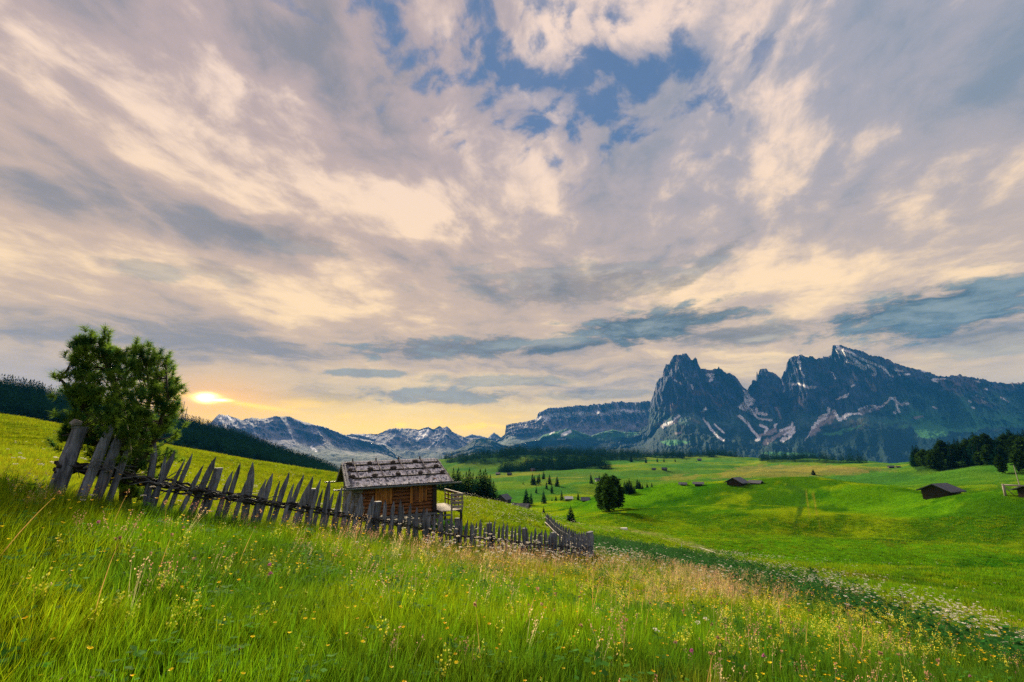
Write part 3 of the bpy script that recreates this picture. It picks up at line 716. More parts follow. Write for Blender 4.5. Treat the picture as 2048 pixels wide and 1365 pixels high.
mountain('distant_peak', [(860, 890), (914, 875), (930, 874), (943, 869), (962, 872), (975, 876), (988, 865), (1003, 876), (1030, 885)], 9600, [(860, 905), (1030, 905)], 900, M_ROCKF, 'tiny faint peaks on the yellow horizon left of the tableland', az_step=.05, nt=40, cliff=.5, amp=120, freq=30, jag=.8, seed=43, smooth_px=20)
def paint_H(cov, px, py, N, n1, n2, n3, h):
    s = np.zeros(len(px))
    for line, w in [(Z7((1640, 272), (1672, 258)), 4), (Z7((1590, 268), (1607, 256)), 2.), (Z7((1620, 290), (1650, 290)), 1.5)]:
        s = np.maximum(s, 1-ss(segdist(px+(n2-.5)*6, py+(n3-.5)*3, line), w*.4, w*1.1))
    cov[:, 0] = s; cov[:, 1] = .5+.5*ss(n2, .4, .6); cov[:, 2] = ss(py+(n2-.5)*20, 872, 884)
mountain('dark_foothill', [(900, 905), (930, 893), (948, 879), (962, 877), (985, 881), (1005, 890)]+Z7((1420, 318), (1440, 310), (1540, 290), (1560, 272), (1600, 260), (1660, 245), (1700, 255), (1760, 275), (1800, 262), (1850, 250), (1900, 260), (1960, 262), (2048, 252))+[(1340, 862), (1400, 880)], 6200,
 [(900, 925), (1400, 925)], 900, M_ROCK, 'low dark green foothill in front of the flat topped rock wall', az_step=.05, nt=70, cliff=.4, amp=60, freq=30, jag=.8, seed=53, smooth_px=30, paint=paint_H, cat='hill')

# ---------------------------------------------------------------- air
HAZE_DENSITY = 5.2e-5
def make_haze():
    mb = MB(); mb.box(-10700, 10700, -10700, 11200, -900, 1420)
    m = bpy.data.materials.new('haze'); m.use_nodes = True; t = m.node_tree; t.nodes.clear(); b = NB(t)
    out = b.node('ShaderNodeOutputMaterial'); v = b.node('ShaderNodeVolumePrincipled')
    v.inputs['Color'].default_value = (.055, .36, 1, 1); v.inputs['Density'].default_value = HAZE_DENSITY; v.inputs['Anisotropy'].default_value = -.35
    t.links.new(v.outputs[0], out.inputs['Volume'])
    o = mb.obj('haze', m); o['kind'] = 'stuff'; o.display_type = 'WIRE'
make_haze()
# ---------------------------------------------------------------- plants: scattering
def scatter(name, templates, P, scale, rot, tint, idx=None, **props):
    """points + geometry nodes instancing of small templates"""
    n = len(P); me = bpy.data.meshes.new(name); me.vertices.add(n); me.vertices.foreach_set('co', np.asarray(P, np.float32).ravel())
    scale = np.asarray(scale, np.float32)
    if scale.ndim == 1: scale = np.repeat(scale[:, None], 3, 1)
    for nm, typ, arr, key in (('psize', 'FLOAT_VECTOR', scale, 'vector'), ('prot', 'FLOAT_VECTOR', rot, 'vector'), ('tint', 'FLOAT_COLOR', np.hstack([tint, np.ones((n, 1))]), 'color')):
        a = me.attributes.new(nm, typ, 'POINT'); a.data.foreach_set(key, np.ascontiguousarray(arr, np.float32).ravel())
    a = me.attributes.new('pick', 'INT', 'POINT'); a.data.foreach_set('value', np.ascontiguousarray(idx if idx is not None else rng.integers(0, len(templates), n), np.int32))
    o = mobj(name, me, None, **props)
    g = bpy.data.node_groups.new(name+'_nodes', 'GeometryNodeTree')
    g.interface.new_socket('Geometry', in_out='INPUT', socket_type='NodeSocketGeometry'); g.interface.new_socket('Geometry', in_out='OUTPUT', socket_type='NodeSocketGeometry')
    N = g.nodes; L = g.links
    gi = N.new('NodeGroupInput'); go = N.new('NodeGroupOutput'); ip = N.new('GeometryNodeInstanceOnPoints'); jn = N.new('GeometryNodeJoinGeometry')
    for t in reversed(templates):
        oi = N.new('GeometryNodeObjectInfo'); oi.inputs['Object'].default_value = t; oi.inputs['As Instance'].default_value = True
        L.new(oi.outputs['Geometry'], jn.inputs[0])
    L.new(gi.outputs[0], ip.inputs['Points']); L.new(jn.outputs[0], ip.inputs['Instance']); ip.inputs['Pick Instance'].default_value = True
    def na(nm, typ):
        q = N.new('GeometryNodeInputNamedAttribute'); q.data_type = typ; q.inputs['Name'].default_value = nm; return q.outputs['Attribute']
    L.new(na('pick', 'INT'), ip.inputs['Instance Index']); L.new(na('psize', 'FLOAT_VECTOR'), ip.inputs['Scale'])
    er = N.new('FunctionNodeEulerToRotation'); L.new(na('prot', 'FLOAT_VECTOR'), er.inputs[0]); L.new(er.outputs[0], ip.inputs['Rotation'])
    L.new(ip.outputs[0], go.inputs[0])
    md = o.modifiers.new('scatter', 'NODES'); md.node_group = g
    return o
def plant_material(name, tr=.45, rough=.55):
    def fn(b, p, out):
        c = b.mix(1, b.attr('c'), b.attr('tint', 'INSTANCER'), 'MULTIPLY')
        b.put(p.inputs['Base Color'], c)
        t = b.node('ShaderNodeBsdfTranslucent'); b.put(t.inputs[0], c)
        mx = b.node('ShaderNodeMixShader'); mx.inputs[0].default_value = tr
        b.l.new(p.outputs[0], mx.inputs[1]); b.l.new(t.outputs[0], mx.inputs[2]); b.l.new(mx.outputs[0], out.inputs[0])
    return mat(name, fn, rough, .06)
M_GRASS = plant_material('grass_blades', .5, .85)
M_PETAL = plant_material('petals', .35)
class PB:
    """plant builder: faces with a colour per vertex"""
    def __init__(s): s.v = []; s.f = []; s.c = []
    def face(s, pts, cols):
        b = len(s.v); s.v += [tuple(p) for p in pts]; s.f.append(tuple(range(b, b+len(pts))))
        s.c += (cols if isinstance(cols, list) else [cols]*len(pts))
    def blade(s, x, y, h, lean, ang, w, c0, c1, seg=3, droop=.5, flat=None):
        fa = random.uniform(0, pi) if flat is None else flat; wx, wy = cos(fa)*w/2, sin(fa)*w/2
        ps = []
        for i in range(seg+1):
            t = i/seg; d = lean*(t**1.7); zz = h*(t-droop*lean/h*.35*t*t)
            q = 1-t**2.2
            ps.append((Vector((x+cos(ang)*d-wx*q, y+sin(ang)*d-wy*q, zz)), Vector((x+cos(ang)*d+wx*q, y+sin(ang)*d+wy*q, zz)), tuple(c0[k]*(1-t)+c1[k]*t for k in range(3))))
        for i in range(seg):
            a, b_, ca = ps[i]; c, d_, cb = ps[i+1]
            if i == seg-1: s.face([a, b_, c], [ca, ca, cb])
            else: s.face([a, b_, d_, c], [ca, ca, cb, cb])
        return ps[-1][0]
    def blob(s, p, r, col, n=6, flat=1.):
        p = Vector(p)
        for _ in range(n):
            u = Vector((random.gauss(0, 1), random.gauss(0, 1), random.gauss(0, 1))).normalized(); v = u.cross(Vector((random.gauss(0, 1), random.gauss(0, 1), random.gauss(0, 1)))).normalized()
            q = p+Vector((random.gauss(0, .35)*r, random.gauss(0, .35)*r, random.gauss(0, .35)*r*flat))
            k = random.uniform(.75, 1.15); s.face([q-u*r*.5, q+v*r*.5, q+u*r*.5, q-v*r*.5], tuple(x*k for x in col))
    def template(s, name, m):
        me = bpy.data.meshes.new(name); me.from_pydata(s.v, [], s.f); me.materials.append(m); vcol(me, 'c', np.array(s.c)); me.update()
        return bpy.data.objects.new(name, me)
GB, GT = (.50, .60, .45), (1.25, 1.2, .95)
def grass_template(i, nb=30, R=.11, h=(.10, .30), w=(.0035, .007), lean=.5):
    g = PB()
    for _ in range(nb):
        a = random.uniform(0, 2*pi); q = R*math.sqrt(random.random()); hh = random.uniform(*h)
        k = random.uniform(.55, 1.4); yl = random.random()**2*.5
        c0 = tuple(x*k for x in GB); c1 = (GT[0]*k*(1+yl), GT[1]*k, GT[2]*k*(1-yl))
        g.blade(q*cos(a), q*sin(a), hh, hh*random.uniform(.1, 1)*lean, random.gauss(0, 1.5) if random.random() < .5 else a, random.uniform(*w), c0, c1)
    return g.template('grass_tuft', M_GRASS)
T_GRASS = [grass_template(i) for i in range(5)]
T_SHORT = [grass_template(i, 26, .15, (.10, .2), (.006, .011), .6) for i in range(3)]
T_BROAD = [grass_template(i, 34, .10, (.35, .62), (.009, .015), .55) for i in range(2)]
def seed_template(col, n=7, h=(.28, .46), R=.12, head=.10):
    g = PB()
    for _ in range(n):
        a = random.uniform(0, 2*pi); q = R*math.sqrt(random.random()); x, y = q*cos(a), q*sin(a); hh = random.uniform(*h); ln = random.uniform(.03, .16); an = random.gauss(0, .8)
        g.blade(x, y, hh, ln, an, .0026, (.35, .5, .2), col, 3, .3)
        for k in range(9):
            t = 1-random.random()*head/hh; d = ln*t**1.7; zz = hh*(t-.3*ln/hh*.35*t*t)
            g.blob((x+cos(an)*d+random.gauss(0, .006), y+sin(an)*d+random.gauss(0, .006), zz), random.uniform(.006, .013), col, 1)
    return g.template('seed_grass', M_GRASS)
T_SEED = [seed_template((.62, .38, .26)), seed_template((.72, .52, .30)), seed_template((.55, .27, .20), 9)]
def umbel_template(i):
    g = PB()
    for _ in range(random.randint(1, 2)):
        x, y = random.gauss(0, .05), random.gauss(0, .05); h = random.uniform(.42, .6); ln = random.uniform(.02, .1); an = random.uniform(-1.2, 1.2)
        g.blade(x, y, h, ln, an, .004, (.08, .14, .02), (.10, .18, .03), 3, .2)
        tx, ty = x+cos(an)*ln, y+sin(an)*ln; th = h-.035*ln
        for k in range(16):
            r_ = .042*math.sqrt(random.random()); b = random.uniform(0, 2*pi); g.blob((tx+r_*cos(b), ty+r_*sin(b), th+random.gauss(0, .003)-r_*r_*4), .012, (.80, .74, .68), 3, .3)
        for k in range(3): g.blade(x, y, h*.5, .12, random.uniform(0, 2*pi), .02, (.03, .09, .02), (.05, .13, .03), 3, .8)
    return g.template('umbel_flower', M_PETAL)
T_UMB = [umbel_template(i) for i in range(3)]
def rattle_template(i):
    g = PB()
    for _ in range(random.randint(1, 3)):
        x, y = random.gauss(0, .04), random.gauss(0, .04); h = random.uniform(.30, .44); ln = random.uniform(.01, .06); an = random.uniform(-1, 1)
        g.blade(x, y, h, ln, an, .004, (.10, .18, .02), (.35, .40, .05), 3, .2)
        for k in range(9):
            t = 1-k*.035/h*.55; d = ln*t**1.7
            for _q in range(2): g.blade(x+cos(an)*d, y+sin(an)*d, 0, 0, 0, 0, (0, 0, 0), (0, 0, 0), 1) if False else g.blob((x+cos(an)*d+random.gauss(0, .008), y+sin(an)*d+random.gauss(0, .008), h*t), random.uniform(.014, .022), (.82, .74, .06) if random.random() < .7 else (.60, .68, .14), 1)
        for k in range(4):
            b = random.uniform(0, 2*pi); t = random.uniform(.3, .7); g.face([(x, y, h*t), (x+cos(b)*.03+.006, y+sin(b)*.03, h*t+.012), (x+cos(b)*.055, y+sin(b)*.055, h*t+.004), (x+cos(b)*.03-.006, y+sin(b)*.03, h*t-.004)], (.10, .22, .03))
    return g.template('yellow_flower', M_PETAL)
T_RAT = [rattle_template(i) for i in range(3)]
def cup_template(col, r=.011, n=6):
    g = PB(); h = random.uniform(.3, .45); ln = random.uniform(.01, .08); an = random.uniform(-1, 1)
    g.blade(0, 0, h, ln, an, .003, (.08, .15, .02), (.12, .2, .03), 3, .2); c = Vector((cos(an)*ln, sin(an)*ln, h-.03*ln))
    for k in range(n):
        b = 2*pi*k/n; e = Vector((cos(b), sin(b), .55)); w = Vector((-sin(b), cos(b), 0))
        g.face([c, c+e*r-w*r*.6, c+e*r*1.5, c+e*r+w*r*.6], col)
    return g.template('buttercup', M_PETAL)
T_CUP = [cup_template((.95, .70, .02)), cup_template((.95, .58, .01), .012)]
def clover_template():
    g = PB(); h = .3; g.blade(0, 0, h, .03, 0, .003, (.08, .15, .02), (.12, .2, .03), 3, .2); g.blob((.03, 0, h), .016, (.55, .16, .34), 16); return g.template('clover', M_PETAL)
T_CLO = [clover_template()]
def stalk_template(i):
    g = PB(); h = random.uniform(.36, .56); ln = random.uniform(.02, .12); an = random.uniform(-1.4, 1.4)
    g.blade(0, 0, h, ln, an, .007, (.42, .26, .06), (.60, .34, .12), 4, .1, flat=0); g.blob((cos(an)*ln, sin(an)*ln, h), .018, (.38, .22, .13), 8)
    return g.template('dry_stalk', M_GRASS)
T_STALK = [stalk_template(i) for i in range(4)]
def weed_template(i):  # small leafy herb
    g = PB()
    for _ in range(26):
        a = random.uniform(0, 2*pi); q = .14*math.sqrt(random.random()); x, y = q*cos(a), q*sin(a); z = random.uniform(.08, .42); b = random.uniform(0, 2*pi); l = random.uniform(.05, .12); w = l*.35; k = random.uniform(.6, 1.3)
        c = (.35*k, .55*k, .5*k); e = Vector((cos(b), sin(b), random.uniform(-.4, .3))); n = Vector((-sin(b), cos(b), 0)); p = Vector((x, y, z))
        g.face([p, p+e*l*.5-n*w, p+e*l, p+e*l*.5+n*w], c)
    for _ in range(6): g.blade(random.gauss(0, .06), random.gauss(0, .06), .4, .05, random.uniform(0, 6), .006, (.4, .5, .3), (.5, .7, .4))
    return g.template('ditch_weed', M_GRASS)
T_WEED = [weed_template(i) for i in range(3)]

def sector(n, r0, r1, a0=-57, a1=57):
    r = np.sqrt(rng.uniform(r0*r0, r1*r1, n)); a = np.radians(rng.uniform(a0, a1, n)); x, y = r*np.sin(a), r*np.cos(a)
    return x, y, ground(x, y), r
FD = (FC-FA)/np.linalg.norm(FC-FA)
def behind_fence(x, y):
    """>0 on the far (hut) side of the near fence line"""
    return (x-FA[0])*(-FD[1])+(y-FA[1])*FD[0]
def on_hut(x, y): return (np.hypot(x-HUT_C[0], y-HUT_C[1]) < 3.4)
HUT_C = (-5.6, 25.6)
def ditch_d(px, py): return segdist(px, py, [(1190, 1085), (1280, 1110), (1380, 1122), (1500, 1168), (1620, 1192), (1760, 1245), (1900, 1300), (2060, 1352), (2300, 1440)])
def zone_tint(x, y, px, py, r):
    n1 = fbm(x/1.3, y/1.3, 3, 81); n2 = fbm(x/6, y/6, 3, 82); n3 = fbm(x/2.5+9, y/2.5, 3, 83)
    C = np.tile([.12, .27, .008], (len(x), 1))
    mx = lambda C, c, t: C*(1-t[:, None])+np.asarray(c)*t[:, None]
    C = mx(C, (.22, .335, .008), ss(n1*.6+n2*.4, .42, .66)*.9)
    C = mx(C, (.05, .15, .012), ss(n3, .52, .70)*.75)
    C = mx(C, (.27, .22, .03), ss(n2*.5+n3*.5, .60, .72)*.3)
    dry = np.exp(-(((px-1480)/140)**2+((py-1185)/42)**2))+.8*np.exp(-(((px-1050)/220)**2+((py-1135)/34)**2))
    C = mx(C, (.34, .17, .06), np.clip(dry, 0, 1)*.45)
    dk = ss(px, 1650, 1850)*ss(py, 1230, 1330); C = mx(C, (.05, .13, .012), dk*.4)
    lush = np.exp(-(ditch_d(px, py)/30)**2)*(r < 50); C = mx(C, (.03, .11, .015), np.clip(lush, 0, 1)*.85)
    b = (behind_fence(x, y) > 0)*(px < 1230)*ss(r, 8, 12)
    C = mx(C, (.24, .27, .012), b*.55*(1-ss(px, 860, 1150)))
    return C*rng.uniform(.8, 1.2, (len(x), 1))*(1+rng.uniform(-.12, .12, (len(x), 3)))
def lay(name, templates, n, r0, r1, keep, size=(.85, 1.2), zsc=(.8, 1.2), tilt=.12, tint=None, label=None, a0=-57, a1=57, grow=1., sink=.02):
    x, y, z, r = sector(n, r0, r1, a0, a1); px, py = proj(x, y, z)
    k = rng.random(n) < keep(x, y, px, py, r)
    x, y, z, r, px, py = (q[k] for q in (x, y, z, r, px, py)); n = len(x)
    s = rng.uniform(*size, n)*grow; sc = np.stack([s, s, s*rng.uniform(*zsc, n)], 1)
    rot = np.stack([rng.normal(0, tilt, n), rng.normal(0, tilt, n)+.08, rng.normal(0, .9, n)], 1)
    T = zone_tint(x, y, px, py, r) if tint is None else np.tile(tint, (n, 1))*rng.uniform(.75, 1.2, (n, 1))
    return np.stack([x, y, z-sink], 1), sc, rot, T, px, py
def merge(name, templates, parts, **props):
    P = [np.concatenate([q[i] for q in parts]) for i in range(4)]
    return scatter(name, templates, *P, **props)
one = lambda x, y, px, py, r: np.ones(len(x))
def near_side(x, y, px, py, r): return ((behind_fence(x, y) < .0) | (px > 1190))*1.*(1-np.exp(-(ditch_d(px, py)/22)**2)*(r > 9)*.6)
clump = lambda x, y: ss(fbm(x/1.1, y/1.1, 3, 91), .3, .6)*.7+.3
g = [lay('', T_GRASS, 10500, 1.6, 5, lambda *a: near_side(*a)*clump(a[0], a[1])),
     lay('', T_GRASS, 27000, 5, 12, lambda *a: near_side(*a)*clump(a[0], a[1]), grow=1.05),
     lay('', T_GRASS, 24000, 12, 22, lambda x, y, px, py, r: near_side(x, y, px, py, r)*((px < 1250) | (py > 1120)), grow=1.15, zsc=(.75, 1.05))]
merge('meadow_grass', T_GRASS, g, kind='stuff', label='tall green and yellow meadow grass in the foreground', category='grass')
g = [lay('', T_SHORT, 16000, 7, 20, lambda x, y, px, py, r: (behind_fence(x, y) > .1)*(px < 1230)*1., grow=1.0),
     lay('', T_SHORT, 26000, 20, 48, lambda x, y, px, py, r: (~on_hut(x, y))*1., grow=1.35),
     lay('', T_SHORT, 24000, 48, 100, one, grow=1.9, zsc=(.5, .8))]
merge('pasture_grass', T_SHORT, g, kind='stuff', label='shorter pasture grass on the slopes beyond the fence', category='grass')
# broad-leaved tussocks close to the camera
def tuss(cx, cy, s): return lambda x, y, px, py, r: np.clip(sum(np.exp(-(((px-a)/w)**2+((py-b)/h)**2)) for a, b, w, h in ((60, 1330, 110, 60), (790, 1310, 80, 60), (330, 1290, 90, 50), (1120, 1330, 120, 50), (1560, 1330, 100, 50))), 0, 1)
merge('grass_tussock', T_BROAD, [lay('', T_BROAD, 4200, 1.8, 6, tuss(0, 0, 0), size=(.45, .75))], kind='stuff', label='lush bright tussocks of broad grass along the bottom edge', category='grass')
merge('meadow_herbs', T_WEED, [lay('', T_WEED, 2600, 2, 8, near_side, tint=(.20, .42, .05), size=(.3, .7)), lay('', T_WEED, 5000, 8, 18, near_side, tint=(.22, .42, .05), size=(.4, .8))], kind='stuff', label='small leafy herbs between the grass blades', category='herbs')
# seed heads
def seedk(x, y, px, py, r):
    d = .05+.9*np.exp(-(((px-1470)/150)**2+((py-1180)/48)**2))+.5*np.exp(-(((px-1040)/250)**2+((py-1130)/36)**2))+.22*np.exp(-(((px-750)/200)**2+((py-1090)/30)**2))+.4*np.exp(-(((px-250)/200)**2+((py-985)/30)**2))
    return near_side(x, y, px, py, r)*np.clip(d, 0, 1)*(.4+.9*clump(x, y))
merge('seed_grass', T_SEED, [lay('', T_SEED, 2200, 2, 9, seedk, tint=(1, 1, 1)), lay('', T_SEED, 11000, 9, 24, seedk, tint=(1, 1, 1), grow=1.05)], kind='stuff', label='pinkish brown grass seed heads standing above the meadow', category='grass')
# white umbels
def umbk(x, y, px, py, r):
    d = .035+.65*np.exp(-(((px-1060)/230)**2+((py-1128)/26)**2))+.08*np.exp(-(((px-640)/260)**2+((py-1065)/32)**2))+.10*np.exp(-(((px-250)/200)**2+((py-1020)/30)**2))
    dd = segdist(px, py, [(1430, 1105), (1500, 1135), (1600, 1165), (1700, 1185), (1830, 1225), (1950, 1275), (2060, 1330)]); d = d*(px < 1500)+(.75*np.exp(-(dd/22)**2)+.12*np.exp(-(dd/70)**2))*(r > 9)
    d = np.maximum(d, .6*inpoly(px, py, [(915, 992), (1000, 1010), (1160, 1055), (1130, 1080), (1040, 1060), (925, 1045)])*(r < 60)*(r > 22))
    d = np.maximum(d, .5*np.exp(-(segdist(px, py, [(1150, 1050), (1250, 1060), (1330, 1076), (1400, 1095), (1450, 1112)])/7)**2)*(r > 30))
    return d*(.4+.9*clump(x, y))
merge('white_umbel_flowers', T_UMB, [lay('', T_UMB, 300, 2.6, 9, umbk, tint=(1, 1, 1), size=(.6, .9)), lay('', T_UMB, 6500, 9, 24, umbk, tint=(1, 1, 1)), lay('', T_UMB, 9000, 24, 60, umbk, tint=(1, 1, 1), grow=1.2, zsc=(.6, .9))], kind='stuff', label='white umbel flowers scattered in the meadow and along the ditch', category='flowers')
def ratk(x, y, px, py, r):
    d = .10+1.3*np.exp(-(((px-1620)/200)**2+((py-1300)/55)**2))+.4*np.exp(-(((px-1900)/120)**2+((py-1345)/30)**2))+.22*np.exp(-(((px-1300)/160)**2+((py-1190)/35)**2))+.08*np.exp(-(((px-350)/260)**2+((py-1310)/50)**2))
    n = ss(fbm(x/.8, y/.8, 2, 97), .42, .62)
    return near_side(x, y, px, py, r)*d*(.15+n)
merge('yellow_flowers', T_RAT, [lay('', T_RAT, 6500, 2.4, 7, ratk, tint=(1, 1, 1), size=(.55, .85)), lay('', T_RAT, 13000, 7, 18, ratk, tint=(1, 1, 1), size=(.7, 1))], kind='stuff', label='yellow hooded flower spikes massed at lower right', category='flowers')
merge('buttercup_flowers', T_CUP, [lay('', T_CUP, 700, 2.2, 7, near_side, tint=(1, 1, 1), size=(.6, .95)), lay('', T_CUP, 3500, 7, 20, near_side, tint=(1, 1, 1)), lay('', T_CUP, 3500, 10, 45, lambda x, y, px, py, r: (behind_fence(x, y) > 0)*(px < 1200)*1., tint=(1, 1, 1), zsc=(.4, .6))], kind='stuff', label='small orange yellow buttercups dotted through the grass', category='flowers')
merge('clover_flowers', T_CLO, [lay('', T_CLO, 90, 3, 8, lambda x, y, px, py, r: near_side(x, y, px, py, r)*np.clip(.15+np.exp(-(((px-200)/140)**2+((py-1110)/30)**2)), 0, 1), tint=(1, 1, 1))], kind='stuff', label='mauve clover heads in the grass at left', category='flowers')
merge('dry_stalks', T_STALK, [lay('', T_STALK, 120, 2.6, 9, near_side, tint=(1, 1, 1)), lay('', T_STALK, 500, 9, 20, near_side, tint=(1, 1, 1))], kind='stuff', label='thin dry orange flower stalks rising above the grass', category='stalks')
merge('ditch_weeds', T_WEED, [lay('', T_WEED, 26000, 8.5, 46, lambda x, y, px, py, r: np.exp(-(ditch_d(px, py)/24)**2)*(px > 1180)*(.3+.9*clump(x, y)), tint=(.09, .27, .05), size=(.7, 1.5))], kind='stuff', label='dark leafy weeds filling the ditch at right', category='weeds')

# ---------------------------------------------------------------- conifers
def leaf_mat(name, a, b_, tr=.2, nsc=.9):
    def fn(b, p, out):
        n = b.noise(wpos(b), nsc, 3, .6); r = orand(b); c = b.mix(b.smooth(n, .35, .65), a, b_)
        c = b.mix(1, c, b.vec(r*.8+.55, r*.7+.6, r*.6+.6), 'MULTIPLY'); b.put(p.inputs['Base Color'], c)
        t = b.node('ShaderNodeBsdfTranslucent'); b.put(t.inputs[0], c); mx = b.node('ShaderNodeMixShader'); mx.inputs[0].default_value = tr
        b.l.new(p.outputs[0], mx.inputs[1]); b.l.new(t.outputs[0], mx.inputs[2]); b.l.new(mx.outputs[0], out.inputs[0])
    return mat(name, fn, .9, .0)
M_FIR = leaf_mat('fir_needles', (.006, .036, .027), (.016, .070, .044), .10)
M_LARCH = leaf_mat('larch_needles', (.020, .055, .012), (.050, .110, .020), .25)
M_BARK = wood('bark', (.03, .022, .018), (.10, .075, .06), 2, .6)
def conifer(seed, levels, per, tris, width=.19, low=.06, power=.85, rag=.3, broad=False):
    R = random.Random(seed); V = []; Fc = []
    for i in range(levels):
        t = i/(levels-1); z = low+(1-low)*t**.92
        prof = (1-t)**power if not broad else math.sin(pi*min(1, (.16+.84*t)))**.7*(1-.3*t)
        for k in range(per):
            L = width*prof*R.uniform(1-rag, 1.08)+.008; a = R.uniform(0, 2*pi); dr = L*R.uniform(.1, .55) if not broad else L*R.uniform(-.5, .3)
            c = Vector((cos(a), sin(a), 0)); s_ = Vector((-sin(a), cos(a), 0))
            for q in range(tris):
                u = R.uniform(.15, 1); p = c*L*u+Vector((0, 0, z-dr*u+R.gauss(0, .006)))
                w = L*.30*R.uniform(.5, 1.2); l = L*.42*R.uniform(.6, 1.2); ya = R.uniform(-1, 1); e = (c*cos(ya)+s_*sin(ya)+Vector((0, 0, R.uniform(-.6, .35)))).normalized(); n = e.cross(Vector((R.gauss(0, .5), R.gauss(0, .5), 1))).normalized()
                b = len(V); V += [tuple(p-n*w*.5), tuple(p+n*w*.5), tuple(p+e*l)]; Fc.append((b, b+1, b+2))
    for q in range(5):
        b = len(V); a = R.uniform(0, 6.28); V += [(cos(a)*.012, sin(a)*.012, .93), (-cos(a)*.012, -sin(a)*.012, .93), (0, 0, 1.03)]; Fc.append((b, b+1, b+2))
    return V, Fc
def crown_mesh(name, args, m):
    V, Fc = conifer(**args); me = bpy.data.meshes.new(name); me.from_pydata(V, [], Fc); me.materials.append(m); me.update(); return me
def trunk_mesh(h=.9, r=.014, n=6):
    mb = MB(); mb.tube([(0, 0, -.04), (.004, 0, .3), (0, .003, .6), (0, 0, h)], [r*1.2, r, r*.6, r*.15], n); return mb.mesh('trunk', M_BARK, True)
CROWNS = [crown_mesh('crown', dict(seed=s, levels=40, per=11, tris=6, width=w, low=l), M_FIR) for s, w, l in ((1, .17, .05), (2, .20, .04), (3, .15, .08), (4, .23, .03))]
LARCH = [crown_mesh('crown', dict(seed=s, levels=34, per=16, tris=8, width=w, low=.10, broad=True, rag=.45), M_LARCH) for s, w in ((11, .30), (12, .36))]
FARC = [crown_mesh('fir_far', dict(seed=s, levels=13, per=6, tris=4, width=w, low=.05), M_FIR) for s, w in ((21, .17), (22, .21), (23, .15), (24, .19))]
TRUNK = trunk_mesh()
FARO = [bpy.data.objects.new('fir_far', m) for m in FARC]
def tree(name, p, h, crown, label, group=None, wide=1., rz=None, cat='tree'):
    o = empty(name, p, (random.gauss(0, .02), random.gauss(0, .02), random.uniform(0, 6.28) if rz is None else rz), label=label, category=cat, group=group)
    o.scale = (h*wide, h*wide, h)
    mobj('trunk', TRUNK, o); mobj('crown', crown, o); return o
def tree_px(name, x, top, base, r0, r1, kind, label, group=None, wide=1.):
    p = gpt_py(x, base, r0, r1); r = math.hypot(p.x, p.y); h = EYE+r*float(ray(x, top)[1])-p.z
    return tree(name, p, max(h, 1.), CROWNS[kind] if kind < 10 else LARCH[kind-10], label, group, wide)
def tree_r(name, x, top, r, kind, label, group=None, wide=1.):
    p = gpt(x, r, top); h = EYE+r*float(ray(x, top)[1])-p.z
    return tree(name, p, max(h, 1.), CROWNS[kind] if kind < 10 else LARCH[kind-10], label, group, wide)
q4 = lambda x, y: (850+x*.2686, 880+y*.2686)
ORD = ['first', 'second', 'third', 'fourth', 'fifth', 'sixth', 'seventh', 'eighth', 'ninth', 'tenth', 'eleventh', 'twelfth', 'thirteenth', 'fourteenth', 'fifteenth', 'sixteenth', 'seventeenth', 'eighteenth']
# thick row of firs behind the hut
ROW = [(884, 941, 74), (893, 937, 78), (905, 936, 76), (914, 941, 84), (925, 950, 80), (936, 937, 78), (945, 946, 86), (959, 938, 80), (968, 944, 84), (972, 938, 78), (982, 950, 86), (988, 962, 82), (899, 946, 90), (918, 936, 92), (930, 944, 96), (952, 952, 92), (978, 956, 94), (875, 950, 82)]
for i, (x, t, r) in enumerate(ROW):
    k = sorted(q[0] for q in ROW).index(x); tree_r('fir_tree', x, t, r, i % 4, f'tall dark fir in the clump behind the hut, {ORD[k]} from the left', 'firs clumped behind the hut', 1.3)
